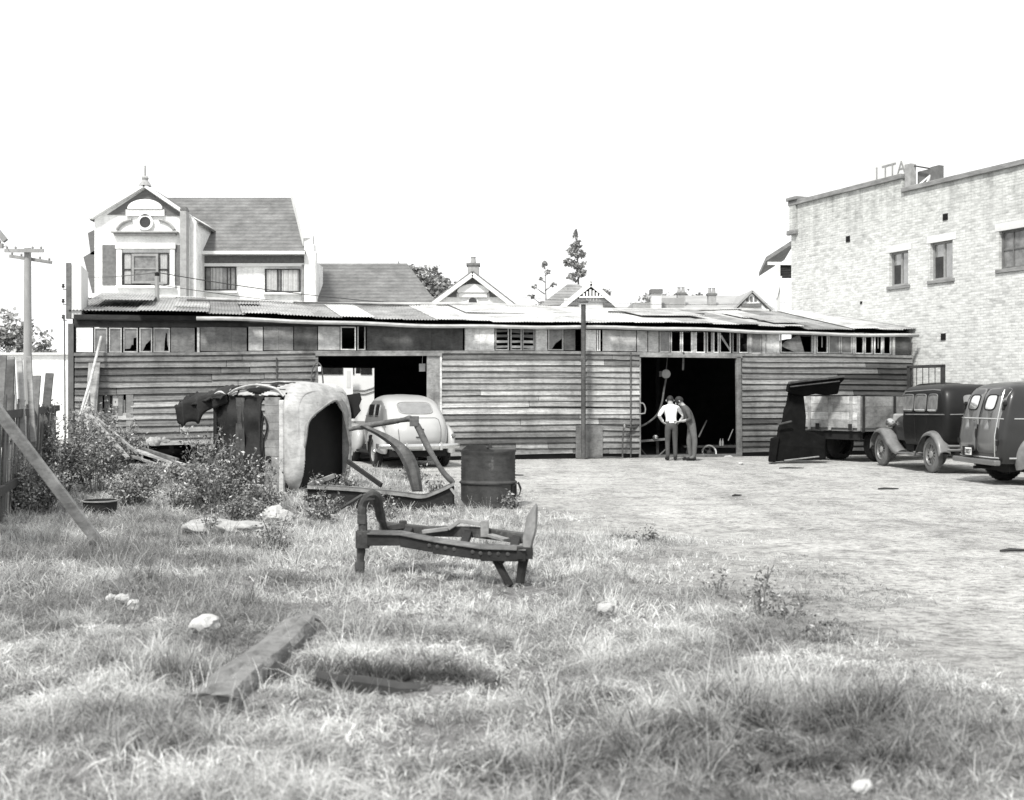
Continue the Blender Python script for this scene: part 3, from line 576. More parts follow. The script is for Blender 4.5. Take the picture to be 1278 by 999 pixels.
# local: x along wall to the camera, y = rotate90(x); face outward is -y if bn==+y
sgn=1 if Vector((-bdir.y,bdir.x,0)).dot(bn)>0 else -1
def brick_mat():
    m=bpy.data.materials.new('limewashed_brick'); m.use_nodes=True; nt=m.node_tree; N=nt.nodes; L=nt.links; b=N['Principled BSDF']; b.inputs['Roughness'].default_value=.9; b.inputs['Specular IOR Level'].default_value=.15
    tc=N.new('ShaderNodeTexCoord'); sp=N.new('ShaderNodeSeparateXYZ'); cb=N.new('ShaderNodeCombineXYZ'); L.new(tc.outputs['Object'],sp.inputs[0])
    ad=N.new('ShaderNodeMath'); ad.operation='ADD'; L.new(sp.outputs[0],ad.inputs[0]); L.new(sp.outputs[1],ad.inputs[1]); L.new(ad.outputs[0],cb.inputs[0]); L.new(sp.outputs[2],cb.inputs[1])
    br=N.new('ShaderNodeTexBrick'); br.inputs['Scale'].default_value=1; br.inputs['Brick Width'].default_value=.21; br.inputs['Row Height'].default_value=.074; br.inputs['Mortar Size'].default_value=.009; br.inputs['Mortar Smooth'].default_value=.4; br.inputs['Bias'].default_value=-.55
    br.inputs['Color1'].default_value=grey(.62); br.inputs['Color2'].default_value=grey(.2); br.inputs['Mortar'].default_value=grey(.46); L.new(cb.outputs[0],br.inputs['Vector'])
    def nz(s,d,r,st=(1,1,1)):
        mp=N.new('ShaderNodeMapping'); mp.inputs['Scale'].default_value=st; L.new(cb.outputs[0],mp.inputs['Vector'])
        n=N.new('ShaderNodeTexNoise'); n.inputs['Scale'].default_value=s; n.inputs['Detail'].default_value=d; n.inputs['Roughness'].default_value=r; L.new(mp.outputs[0],n.inputs['Vector']); return n
    def ramp(n,p0,p1,c0,c1):
        r=N.new('ShaderNodeValToRGB'); e=r.color_ramp.elements; e[0].position=p0; e[1].position=p1; e[0].color=grey(c0); e[1].color=grey(c1); L.new(n.outputs['Fac'],r.inputs['Fac']); return r.outputs[0]
    # limewash worn off in patches
    mx=N.new('ShaderNodeMixRGB'); L.new(ramp(nz(1.6,9,.78),.40,.62,0,1),mx.inputs['Fac']); L.new(br.outputs['Color'],mx.inputs[1])
    m2=N.new('ShaderNodeMixRGB'); m2.blend_type='MIX'; m2.inputs['Fac'].default_value=.5; L.new(br.outputs['Color'],m2.inputs[1]); m2.inputs[2].default_value=grey(.74); L.new(m2.outputs[0],mx.inputs[2])
    m3=N.new('ShaderNodeMixRGB'); m3.blend_type='MULTIPLY'; m3.inputs['Fac'].default_value=1; L.new(mx.outputs[0],m3.inputs[1]); L.new(ramp(nz(6.5,8,.8,(.5,1.5,1)),36e-2,.54,.66,1.02),m3.inputs[2])
    # damp streaks under the coping
    m4=N.new('ShaderNodeMixRGB'); m4.blend_type='MULTIPLY'; L.new(m3.outputs[0],m4.inputs[1]); L.new(ramp(nz(2.2,5,.6,(1,.12,1)),.35,.62,.5,1.0),m4.inputs[2])
    mr=N.new('ShaderNodeMapRange'); mr.inputs[1].default_value=5.6; mr.inputs[2].default_value=7.8; L.new(sp.outputs[2],mr.inputs[0]); L.new(mr.outputs[0],m4.inputs['Fac'])
    L.new(m4.outputs[0],b.inputs['Base Color'])
    bp=N.new('ShaderNodeBump'); bp.inputs['Strength'].default_value=.5; bp.inputs['Distance'].default_value=.012; L.new(br.outputs['Fac'],bp.inputs['Height']); bp.invert=True; L.new(bp.outputs[0],b.inputs['Normal'])
    return m
M['brickwall']=brick_mat()
LB=24.0; xs1=bxz(1125.5,230)[0]; z1=bxz(988,250)[1]-.05; z2=bxz(1200,218.5)[1]-.12; z1=7.82; 
wins=[bxz(1110,316)+bxz(1133.5,355),bxz(1161,304)+bxz(1189,347),bxz(1246.5,289)+bxz(1290,331)]
wins=[(a,c,d,b) for a,b,c,d in wins]      # x0,x1,z0,z1
def yy(v): return v*sgn
def wall_with_holes(mb,x0,x1,z0,z1,holes,y,dep):
    xs=sorted({x0,x1,*[h[0] for h in holes],*[h[1] for h in holes]}); zs=sorted({z0,z1,*[h[2] for h in holes],*[h[3] for h in holes]})
    for a,b in zip(xs,xs[1:]):
        for c,d in zip(zs,zs[1:]):
            if any(h[0]-1e-4<=a and b<=h[1]+1e-4 and h[2]-1e-4<=c and d<=h[3]+1e-4 for h in holes): continue
            mb.add([(a,y,c),(b,y,c),(b,y,d),(a,y,d)],[(0,1,2,3)])
    for h in holes:
        a,b,c,d=h; mb.add([(a,y,c),(b,y,c),(b,y,d),(a,y,d),(a,y+dep,c),(b,y+dep,c),(b,y+dep,d),(a,y+dep,d)],[(0,1,5,4),(1,2,6,5),(2,3,7,6),(3,0,4,7)])
mb=MB(); hs=[(max(0,a),b,c,d) for a,b,c,d in wins]
wall_with_holes(mb,0,xs1,0,z1,[h for h in hs if h[1]<xs1],0,yy(.22)) if False else None
wall_with_holes(mb,0,LB,0,7.42,hs,0,yy(.24)); wall_with_holes(mb,0,xs1,7.42,z1,[],0,0)
mb.add([(0,0,0),(0,yy(14),0),(0,yy(14),z1),(0,0,z1)],[(0,1,2,3)]); mb.add([(xs1,0,7.42),(xs1,yy(.5),7.42),(xs1,yy(.5),z1),(xs1,0,z1)],[(0,1,2,3)]); mb.add([(0,yy(.5),7.0),(xs1,yy(.5),7.0),(xs1,yy(.5),z1),(0,yy(.5),z1)],[(0,1,2,3)])
mb.add([(0,yy(.4),7.0),(LB,yy(.4),7.0),(LB,yy(14),7.0),(0,yy(14),7.0)],[(0,1,2,3)]); mb.add([(LB,0,0),(LB,yy(14),0),(LB,yy(14),7.42),(LB,0,7.42)],[(0,1,2,3)])
mb.build('brick_wall','brickwall',brick,recalc=False)
mb=MB(); mb.b2(-.08,xs1+.03,*sorted((yy(-.08),yy(.5))),z1+.002,z1+.15); mb.b2(xs1+.032,LB,*sorted((yy(-.08),yy(.5))),7.422,7.56); mb.build('coping','coping',brick,bevel=.015)
mb=MB(); mb.b2(-.12,.42,*sorted((yy(-.14),yy(.6))),z1+.155,z1+.27); mb.b2(-.10,.36,*sorted((yy(-.13),yy(-.002))),z1-.95,z1-.80); mb.build('corner_cap','coping',brick,bevel=.02)
mb=MB(); mb.b2(-.03,.3,*sorted((yy(-.06),yy(-.004))),z1-.8,z1); mb.build('corner_pier','brickwall',brick)
for i,(a,b,c,d) in enumerate(wins):
    mb=MB(); s=.055
    for q in ((a+.002,a+s,c,d),(b-s,b-.002,c,d),(a+s,b-s,c,c+s),(a+s,b-s,d-s,d)): mb.b2(q[0],q[1],*sorted((yy(.10),yy(.17))),q[2],q[3])
    if i<2:
        m_=(a+b)/2; mb.b2(m_-.03,m_+.03,*sorted((yy(.11),yy(.165))),c+s,d-s)
    else:
        for k in (1,2): mb.b2(a+(b-a)*k/3-.015,a+(b-a)*k/3+.015,*sorted((yy(.11),yy(.165))),c+s,d-s)
        mb.b2(a+s,b-s,*sorted((yy(.112),yy(.163))),(c+d)/2-.015,(c+d)/2+.015)
    mb.tone=1; w=mb.build('window',['mid_wood'][0] if i==2 else 'rim_grey',brick)
    mb=MB(); mb.b2(a+s,b-s,*sorted((yy(.135),yy(.14))),c+s,d-s); mb.build('pane','glass_dusty' if i==2 else 'glass_mid',w)
    if i<2:
        mb=MB(); u=(b-a); mb.b2(a+s+.02*u,a+u*.42,*sorted((yy(.126),yy(.132))),c+s+.01,c+(d-c)*.62); mb.build('drawn_blind','dark_wood_and_shade',w)
    mb=MB(); mb.b2(a-.08,b+.08,*sorted((yy(-.05),yy(.1))),c-.1,c-.002); mb.build('sill','coping',w,bevel=.01)
    mb=MB(); mb.b2(a-.12,b+.12,*sorted((yy(-.010),yy(-.003))),d+.002,d+.20); mb.build('lintel','pale_wall',w)
for px,py in ((1058.5,298.5),(1180,271),(1177.5,420.5),(1075,378)):
    x,z=bxz(px,py); s=.09 if px!=1075 else .04; mb=MB(); mb.b2(x-s,x+s,*sorted((yy(-.012),yy(-.002))),z-s,z+s)
    for k in range(4): mb.b2(x-s,x+s,*sorted((yy(-.022),yy(-.0125))),z-s+k*s/2,z-s+k*s/2+.015)
    mb.build('air_vent','black',brick)
x,z=bxz(1125.5,238); mb=MB(); mb.tube([(x-.02,yy(-.09),z-.4),(x-.02,yy(-.09),3)],.02,6); 
# lean-to verandah behind the far corner (world coords turned into the building's frame)
Mi=Matrix.Translation(bc)@Matrix.Rotation(BRZ,4,'Z'); Mi=Mi.inverted()
def loc(p): return Mi@Vector(p)
YV=40.2
mb=MB(); p0=at(956,326,YV); p1=at(992,303,YV)
for p,q in ((p0,p1),):
    a=loc(p);b=loc(q);c=loc(q+Vector((.8,5,0)));d=loc(p+Vector((.8,5,0))); u=Vector((0,0,.14)); mb.hexa([a,b,c,d,a+u,b+u,c+u,d+u])
mb.build('verandah_roof','coping',brick)
mb=MB(); mb.bar(loc(at(970.5,331,YV)),loc(at(970.5,400,YV)),.13,.13); mb.bar(loc(at(958,329,YV+.05)),loc(at(992,329.5,YV+.05)),.1,.1); mb.bar(loc(at(969,372,YV-.1)),loc(at(975,345,YV-.1)),.05,.05); mb.build('verandah_post','white_trim',brick)
mb=MB()
for k in range(5): mb.bar(loc(at(973,332+k*3.1,YV+.1)),loc(at(989,331+k*3.1,YV+.1)),.05,.10)
mb.build('louvre','dark_wood_and_shade',brick); 
mb=MB(); mb.bar(loc(at(973,339,YV+.5)),loc(at(989,339,YV+.5)),.05,.46); mb.build('louvre_backing','black',brick)
# rooftop sign box seen from behind
ro=thing('rooftop_sign','box shaped sign standing on the parapet of the brick building','sign',tuple(bc+bdir*xs1),BRZ)
zb=7.56; mb=MB(); mb.tone=1
mb.b2(.06,.30,*sorted((yy(.05),yy(.25))),zb,zb+.66); 
mb.build('end_board','brick_grey',ro)
mb=MB(); mb.b2(-2.3,.02,*sorted((yy(.08),yy(.16))),z1+.16,z1+.62); mb.build('sign_board','pale_wall',ro)
lettering('sign_lettering',[(k,.5,(x,yy(.07),z1+.2),(R(90),0,0)) for x,k in ((-1.2,'I'),(-.92,'T'),(-.62,'T'),(-.27,'A'))],'rim_grey',ro)
def RX(px): return bxz(px,230)[0]-xs1
mb=MB(); mb.b2(.302,RX(1158),*sorted((yy(.30),yy(.36))),zb-.3,bxz(1148,213)[1]+.06); mb.build('rear_board','brick_dark',ro)
mb=MB(); mb.b2(RX(1157.5),RX(1168),*sorted((yy(.10),yy(.28))),zb-.2,bxz(1163,208)[1]+.02); mb.build('end_board','mid_wood',ro)
mb=MB(); mb.bar((.28,yy(.2),zb+.6),(RX(1160),yy(.18),bxz(1160,211)[1]),.04,.04); mb.build('tie_rod','wire',ro)
x0,x1,zt_=RX(1143),RX(1153),bxz(1153,217)[1]
for xa in (x0,x1): mb=MB(); mb.bar((xa,yy(.1),zb),(x1,yy(.28),zt_),.045,.045); mb.build('brace','white_trim',ro)
# ------------------------------------------------------------------ big two storey house behind the shed
YH=52.0; kh=YH/F
hx=lambda px: (px-CX)*kh
hz=lambda py: EYE+(CY-py)*kh
house=thing('two_storey_house','white two storey house with ornate front gable and dark roof','house',(0,YH,0))
def pr(name,m,pts,y0,y1,par=house,bev=0,X=hx,Z=hz,tone=1):
    mb=MB(); mb.tone=tone; mb.prism([(X(a),Z(b)) for a,b in pts],y0,y1); return mb.build(name,m,par,bevel=bev)
def rc(name,m,a,b,c,d,y0,y1,par=house,X=hx,Z=hz,bev=0): return pr(name,m,[(a,d),(b,d),(b,c),(a,c)],y0,y1,par,bev,X,Z)
mb=MB(); mb.prism([(hx(118),0),(hx(244),0),(hx(244),hz(273)),(hx(182),hz(233)),(hx(118),hz(272))],0,6); mb.build('gable_wall','white',house)
pr('gable_shingle','shingle',[(134,268.5),(182,236.5),(231,270),(206,269),(205,262),(159,262),(158,268)],-.05,-.004)
mb=MB()
for a,b in (((115,273),(182.5,232.5)),((181.5,232.5),(240,272))): mb.bar((hx(a[0]),-.17,hz(a[1])),(hx(b[0]),-.17,hz(b[1])),.3,.13)
mb.build('barge_board','white_trim',house)
mb=MB()
for a,b in (((113,273),(182,231)),((182,231),(249,277))):
    p,q=Vector((hx(a[0]),2.9,hz(a[1])-.06)),Vector((hx(b[0]),2.9,hz(b[1])-.06)); mb.bar(p,q,6.0,.1,up=(0,0,1))
mb.build('gable_roof','slate',house)
pr('pediment','white_trim',[(161,262)]+[(182+22*math.cos(t),261.5-12*math.sin(t)) for t in [math.pi*i/14 for i in range(14,-1,-1)]]+[(203,262)],-.18,-.051,bev=.03)
pr('pediment_base','white_trim',[(158,270),(206,270),(206,262.4),(158,262.4)],-.12,-.051)
mb=MB(); mb.lathe([(8*kh,-.03),(10*kh,-.03),(10*kh,.12),(7*kh,.12),(7*kh,0)],28,Matrix.Translation((hx(182),-.0,hz(278)))@Matrix.Rotation(R(90),4,'X')); o=mb.build('round_window','white_trim',house,smooth=True)
mb=MB(); mb.lathe([(0,0.02),(7.2*kh,.02)],24,Matrix.Translation((hx(182),-.02,hz(278)))@Matrix.Rotation(R(90),4,'X')); mb.build('pane','glass_dark',o)
for s in (-1,1):
    mb=MB(); mb.tube(cr([(hx(182+s*36),-.06,hz(287)),(hx(182+s*30),-.06,hz(280)),(hx(182+s*22),-.06,hz(276)),(hx(182+s*17),-.06,hz(275))],6),.07,6); mb.build('scroll_moulding','brick_grey',house,smooth=True)
mb=MB(); mb.b2(hx(141),hx(224),-.35,-.004,hz(292),hz(290)); mb.b2(hx(144),hx(221),-.25,-.004,hz(295),hz(292.1)); mb.build('cornice','brick_grey',house,bevel=.03)
for a,b in ((128,145),(219,231)): rc('brick_panel','brick_dark',a,b,306,356,-.04,-.004)
for a,b in ((146,153),(213,219)): rc('pilaster','white_trim',a,b,312,358,-.12,-.004,bev=.02)
rc('window_head','white_trim',145,220,304,311,-.15,-.004); rc('window_sill','white_trim',146,220,357,360,-.22,-.004)
def win(a,b,c,d,par,bars=(),X=hx,Z=hz,y=0,frame='dark_wood_and_shade',pane='glass_dusty',t=1.2,rail=None,curt=()):
    mb=MB(); k=abs(X(1)-X(0))
    for q in ((a,a+t,c,d),(b-t,b,c,d),(a+t,b-t,c,c+t),(a+t,b-t,d-t,d)): mb.b2(X(q[0]),X(q[1]),y-.10,y-.01,Z(q[3]),Z(q[2]))
    for u in bars: mb.b2(X(u)-t*k*.4,X(u)+t*k*.4,y-.095,y-.012,Z(d-t),Z(c+t))
    if rail: mb.b2(X(a+t),X(b-t),y-.093,y-.014,Z(rail)-.03,Z(rail)+.03)
    w=mb.build('window',frame,par); 
    mb=MB(); mb.b2(X(a+t),X(b-t),y-.045,y-.035,Z(d-t),Z(c+t)); mb.build('pane',pane,w)
    for u0,u1 in curt:
        mb=MB(); n=10; mb.grid([[(X(u0+(u1-u0)*i/n),y-.055+.015*math.sin(i*2.1),Z(zq)) for zq in (d-t,c+t)] for i in range(n+1)]); mb.build('curtain','paper',w)
    return w
win(154,211,316,356,house,(165,199),rail=337,curt=((156,164),(200,209)))
win(166,199,317.5,354.5,house,(),y=-.1,frame='rim_grey',rail=336,t=3)
rc('chimney_stack','brick_grey',230.5,238.5,266,400,-.75,-.34,bev=.02); pr('chimney_cap','brick_dark',[(230,266),(239,266),(237,261.5),(232.5,261.5)],-.77,-.32)
mb=MB(); mb.prism([(hx(239.2),hz(400)),(hx(247),hz(400)),(hx(247),hz(278)),(hx(239.2),hz(270))],-.3,-.004); mb.build('side_pier','white',house)
mb=MB(); x=hx(182); mb.lathe([(.0,0),(.28,0),(.2,.15),(.12,.25),(.16,.35),(.05,.45),(.04,.9),(0,.9)],12,Matrix.Translation((x,-.1,hz(233)))); mb.box((x,-.1,hz(222)),(.26,.07,.07)); mb.build('finial','brick_grey',house,smooth=True)
mb=MB(); mb.prism([(hx(104),hz(321)),(hx(117.8),hz(313)),(hx(117.8),hz(366)),(hx(115),hz(366))],-.0,1.4); mb.prism([(hx(109.5),hz(291)),(hx(117.8),hz(287)),(hx(117.8),hz(318)),(hx(113),hz(318))],0,1.2); mb.build('side_bay','shingle',house)
# right wing set back
y=1.6; X2=lambda px:(px-CX)*(YH+y)/F
Z2=lambda py: EYE+(CY-py)*(YH+y)/F
mb=MB(); mb.b2(hx(244.2),X2(381),y,y+5,0,Z2(318)); mb.build('wing_wall','white',house)
mb=MB(); e0,e1=Z2(317),EYE+(CY-247)*(YH+5.6)/F; xr0,xr1=(205-CX)*(YH+5.6)/F,(364.5-CX)*(YH+5.6)/F
mb.add([(hx(236),y-.5,e0),(X2(384),y-.5,e0),(xr1,5.6,e1),(xr0,5.6,e1),(xr1,10,e0),(xr0,10,e0)],[(0,1,2,3),(3,2,4,5)]); mb.build('wing_roof','slate',house,solid=.08)
rc('fascia','white_trim',245,383,315.5,319.5,y-.62,y-.5,house,X2,Z2); rc('frieze','brick_dark',245,382,320,329,y-.08,y-.004,house,X2,Z2); rc('string_course','white_trim',245,382,329.2,333,y-.14,y-.004,house,X2,Z2)
win(251,295,333.5,363,house,(257,284,288),X2,Z2,y,curt=((264,278),)); rc('window_sill','white_trim',249,297,363.5,366,y-.2,y-.01,house,X2,Z2)
win(331,375,336,365,house,(347,351),X2,Z2,y,curt=((334,346),(352,372))); rc('window_sill','white_trim',329,377,365.5,368,y-.2,y-.01,house,X2,Z2)
mb=MB(); mb.prism([(0,0)]*0 or [(X2(381.2),0),(X2(395),0),(X2(395),Z2(315)),(X2(393),Z2(315)),(X2(393),Z2(306)),(X2(381.2),Z2(306))],y-.3,y+.25); mb.build('parapet_pier','white',house)
mb=MB(); a,b=Vector((X2(383.5),y-.2,Z2(303))),Vector((xr1+.1,5.6,e1+.2)); mb.bar(a,b,.3,.42); mb.box((X2(386),y-.05,Z2(302)),(.4,.4,.5)); mb.build('parapet_coping','pale_wall',house)
mb=MB(); mb.tube([(X2(379),y-.12,Z2(331)),(X2(379),y-.12,0)],.07,8); mb.build('downpipe','rim_grey',house)
# low hall with hipped roof and the smaller gabled villa front
hall=thing('low_hall','low white hall with a broad hipped slate roof beside the big house','building',(0,YH+4,0))
X3=lambda px:(px-CX)*(YH+4)/F
Z3=lambda py: EYE+(CY-py)*(YH+4)/F
mb=MB(); mb.b2(X3(394),X3(540),.4,9,0,Z3(389)); mb.build('wall','white',hall)
zr3=EYE+(CY-329)*(YH+9)/F; q=(YH+9)/F
mb=MB(); mb.add([(X3(385),-.2,Z3(388)),(X3(552),-.2,Z3(388)),((508-CX)*q,5,zr3),((394-CX)*q,5,zr3),(X3(552),10.5,Z3(388)),(X3(385),10.5,Z3(388))],[(0,1,2,3),(1,4,2),(3,2,4,5),(0,3,5)]); mb.build('roof','slate',hall,solid=.08)
villa=thing('gabled_villa','white villa front with small arched window under a dark shingled gable','house',(0,YH+.5,0))
X4=lambda px:(px-CX)*(YH+.5)/F
Z4=lambda py: EYE+(CY-py)*(YH+.5)/F
mb=MB(); mb.prism([(X4(536),0),(X4(641),0),(X4(641),Z4(384)),(X4(590),Z4(344)),(X4(536),Z4(384))],0,7); mb.build('gable_wall','white',villa)
pr('gable_shingle','shingle',[(553,371),(590,346),(629,371),(611,371),(611,366),(570,366),(570,371)],-.05,-.004,villa,0,X4,Z4)
mb=MB()
for a,b in (((529,389),(590,344)),((590,344),(647,388))): mb.bar((X4(a[0]),-.22,Z4(a[1])),(X4(b[0]),-.22,Z4(b[1])),.4,.17)
mb.build('barge_board','white_trim',villa)
mb=MB()
for a,b in (((528,388),(590,342)),((590,342),(648,387))): mb.bar((X4(a[0]),3.4,Z4(a[1])+.08),(X4(b[0]),3.4,Z4(b[1])+.08),7.2,.1)
mb.build('roof','slate',villa)
pr('pediment','white_trim',[(572,366)]+[(590.5+20*math.cos(t),365-10*math.sin(t)) for t in [math.pi*i/12 for i in range(12,-1,-1)]]+[(609,366)],-.2,-.051,villa,.03,X4,Z4); pr('pediment_base','white_trim',[(573,371.5),(608,371.5),(608,366.3),(573,366.3)],-.13,-.051,villa,0,X4,Z4)
w=pr('arched_window','white_trim',[(583,386),(583,377)]+[(590+7*math.cos(t),376-6*math.sin(t)) for t in [math.pi*i/10 for i in range(10,-1,-1)]]+[(597,377),(597,386)],-.05,-.003,villa,0,X4,Z4)
pr('pane','glass_dark',[(585,386),(585,377)]+[(590+5*math.cos(t),376.5-4.6*math.sin(t)) for t in [math.pi*i/10 for i in range(10,-1,-1)]]+[(595,377),(595,386)],-.08,-.052,w,0,X4,Z4)
ch=rc('chimney','brick_grey',583,597,329,346,.5,1.1,villa,X4,Z4,bev=.03)
rc('chimney_cap','brick_dark',581.5,598.5,327,330,.45,1.15,ch,X4,Z4); mb=MB(); mb.lathe([(.14,0),(.1,.25),(.13,.3)],10,Matrix.Translation((X4(590),.8,Z4(327)))); mb.build('chimney_pot','brick_grey',ch)
# timber bungalow with a fretwork gable
YB=75.0; X5=lambda px:(px-CX)*YB/F
Z5=lambda py: EYE+(CY-py)*YB/F
bun=thing('hipped_bungalow','grey roofed bungalow with slatted fretwork in its pointed front gable','house',(0,YB,0))
mb=MB(); mb.b2(X5(672),X5(768),1.2,9,0,Z5(386)); mb.build('wall','pale_wall',bun)
mb=MB(); q=(YB+5)/F; zt=EYE+(CY-355)*q; mb.add([(X5(664),.2,Z5(388)),(X5(780),.2,Z5(388)),((722-CX)*q,5,zt),((708-CX)*q,5,zt),(X5(780),10,Z5(388)),(X5(664),10,Z5(388))],[(0,1,2,3),(1,4,2),(3,2,4,5),(0,3,5)]); mb.build('roof','slate_pale',bun,solid=.1)
mb=MB()
for a,b in (((698,385),(737,353)),((737,353),(777,387))): mb.bar((X5(a[0]),2.0,Z5(a[1])),(X5(b[0]),2.0,Z5(b[1])),5,.12)
mb.build('gable_roof','slate_pale',bun)
mb=MB()
for a,b in (((699,386),(737,355)),((737,355),(776,388))): mb.bar((X5(a[0]),-.55,Z5(a[1])),(X5(b[0]),-.55,Z5(b[1])),.14,.3)
for u in range(728,749,4): mb.b2(X5(u)-.06,X5(u)+.06,-.6,-.5,Z5(371),Z5(362+abs(u-737)*.6))
mb.b2(X5(722),X5(753),-.6,-.5,Z5(373),Z5(371)); mb.build('fretwork','white_trim',bun)
pr('gable_shade','dark_wood_and_shade',[(718,373),(737,358),(757,373)],-.3,-.25,bun,0,X5,Z5); rc('gable_wall','pale_wall',704,770,373.2,400,-.3,-.2,bun,X5,Z5)
rc('window_hood','mid_wood',704,721,378,382,-.6,-.31,bun,X5,Z5); rc('window_hood','mid_wood',752,769,379,383,-.6,-.31,bun,X5,Z5)
mb=MB(); mb.b2(X5(707),X5(712),4,4.6,Z5(362),Z5(351)); mb.build('chimney','brick_grey',bun)
# pale roofed row with chimneys
YR=72.0; X6=lambda px:(px-CX)*YR/F
Z6=lambda py: EYE+(CY-py)*YR/F
row=thing('long_roofed_house','pale iron roofed house with two tall potted chimneys and small fretted gable','house',(0,YR,0))
mb=MB(); mb.b2(X6(800),X6(975),1,9,0,Z6(389)); mb.build('wall','pale_wall',row)
mb=MB(); q=(YR+5)/F; zt=EYE+(CY-369)*q; mb.add([(X6(796),.2,Z6(390)),(X6(980),.2,Z6(390)),((935-CX)*q,5,zt),((822-CX)*q,5,zt),(X6(980),10,Z6(390)),(X6(796),10,Z6(390))],[(0,1,2,3),(1,4,2),(3,2,4,5),(0,3,5)]); mb.build('roof','roof_bright',row,solid=.1)
for px,top in ((856.5,363),(896,364)):
    ch=rc('chimney','brick_grey',px-5,px+5,top,388,2,2.5,row,X6,Z6); rc('chimney_cap','brick_dark',px-6.5,px+6.5,top-1.5,top+1,1.95,2.55,ch,X6,Z6)
    for d in (-2.6,2.6): mb=MB(); mb.lathe([(.13,0),(.09,.3),(.13,.34)],10,Matrix.Translation((X6(px+d),2.25,Z6(top-1.5)))); mb.build('chimney_pot','brick_grey',ch,smooth=True)
mb=MB()
for a,b in (((913,388),(937,364)),((937,364),(962,388))): mb.bar((X6(a[0]),2.5,Z6(a[1])),(X6(b[0]),2.5,Z6(b[1])),6,.12)
mb.build('gable_roof','roof_bright',row)
pr('gable_wall','white',[(918,388),(937,367),(957,388)],-.3,-.2,row,0,X6,Z6); mb=MB()
for u in (931,936,941): mb.b2(X6(u)-.05,X6(u)+.1,-.34,-.305,Z6(377),Z6(371))
mb.build('fretwork','brick_dark',row); rc('window_hood','brick_dark',924,948,380,384,-.6,-.31,row,X6,Z6)
shop=thing('flat_roofed_shop','low grey flat topped building with one dark capped chimney','building',(0,66,0))
X7=lambda px:(px-CX)*66/F
Z7=lambda py: EYE+(CY-py)*66/F
mb=MB(); mb.b2(X7(790),X7(842),0,6,0,Z7(378)); mb.build('wall','brick_grey',shop); mb=MB(); mb.add([(X7(776),-.2,Z7(388)),(X7(845),-.2,Z7(384)),(X7(845),4,Z7(376)),(X7(776),4,Z7(376))],[(0,1,2,3)]); mb.build('awning_roof','roof_bright',shop,solid=.08)
ch=rc('chimney','pale_wall',811,823,367,388,-.9,-.3,shop,X7,Z7); rc('chimney_cap','brick_dark',809.5,824.5,363,368,-1,-.2,ch,X7,Z7)
mb=MB(); mb.b2(X7(826),X7(857),1,5,Z7(372)*0+3,Z7(370)); mb.build('pale_roof','roof_bright',shop)
# distant pale building in the gap at the left
pb=thing('pale_warehouse','long pale rendered building in the gap left of the shed','building',(0,46,0)); X8=lambda px:(px-CX)*46/F
Z8=lambda py: EYE+(CY-py)*46/F
mb=MB(); mb.b2(X8(-120),X8(100),0,8,0,Z8(443)); mb.build('wall','white',pb); mb=MB(); mb.b2(X8(-122),X8(101),-.15,8.2,Z8(443)+.003,Z8(440.5)); mb.build('coping','white_trim',pb)
# old bus beyond the open back of the shed
bo=SA+sdy*14.0; bus=thing('parked_bus','pale old bus parked beyond the open back of the shed, seen through the left doorway','bus',tuple(bo),SRZ)
o0,o1=sx(350,14.0),sx(520,14.0)
mb=MB(); zt=sxz(430,452,14.0)[1]
mb.prism([(o0-4,.5),(o1,.5),(o1,zt-.4),(o1-.3,zt),(o0-4,zt)],0,2.3); mb.build('body','bus',bus,bevel=.08)
zw0,zw1=sxz(430,467.5,14.0)[1],sxz(430,455,14.0)[1]
for a,b in ((o0-1,sx(428,14)),(sx(431,14),sx(442,14)),(sx(450,14),sx(464,14)),(sx(468,14),sx(500,14))): 
    mb=MB(); mb.b2(a,b,-.03,-.002,zw0,zw1); mb.build('window','glass_dark',bus)
mb=MB(); zl=sxz(430,487.5,14.0)[1]; xe=sx(455,14)
for dz in (0,-.13): mb.tube([(o0-3,-.02,zl+dz),(xe,-.02,zl+dz),(xe+.25,-.02,zl+dz+.08),(xe+.6,-.02,zl+dz+.22),(o1,-.02,zl+dz+.3)],.028,6)
mb.build('waist_moulding','rim_grey',bus,smooth=True)
mb=MB(); mb.b2(o0-3.8,o1-.3,-.05,-.002,.3,.75); mb.build('skirt','rim_grey',bus)
for x in (o0-2.2,o1-1.4):
    mb=MB(); mb.lathe([(.12,-.14),(.45,-.14),(.5,-.1),(.5,.1),(.45,.14),(.12,.14)],24,Matrix.Translation((x,.1,.5))@Matrix.Rotation(R(90),4,'X')); mb.build('wheel','tyre',bus,smooth=True)
hb=tag(MB(),None) if False else None
a,b=sxz(429.5,493,13.6),sxz(440.5,459,13.6); mb=MB(); c=SA+sdy*13.3
wb=thing('tall_board','tall narrow white board standing against the bus behind the shed','board',tuple(c+sdx*((a[0]+b[0])/2)),SRZ)
w_=(b[0]-a[0])/2; mb.b2(-w_,w_,.3,.33,a[1],b[1]+.0); mb.build('board_face','white_trim',wb,bevel=.005); mb=MB(); mb.b2(-w_*.45,w_*.45,.29,.299,a[1]+.25,b[1]-.12); mb.build('paper_strip','pale_wall',wb); mb=MB(); mb.bar((0,.315,.03),(0,.315,a[1]),.06,.03); mb.build('board_post','mid_wood',wb)
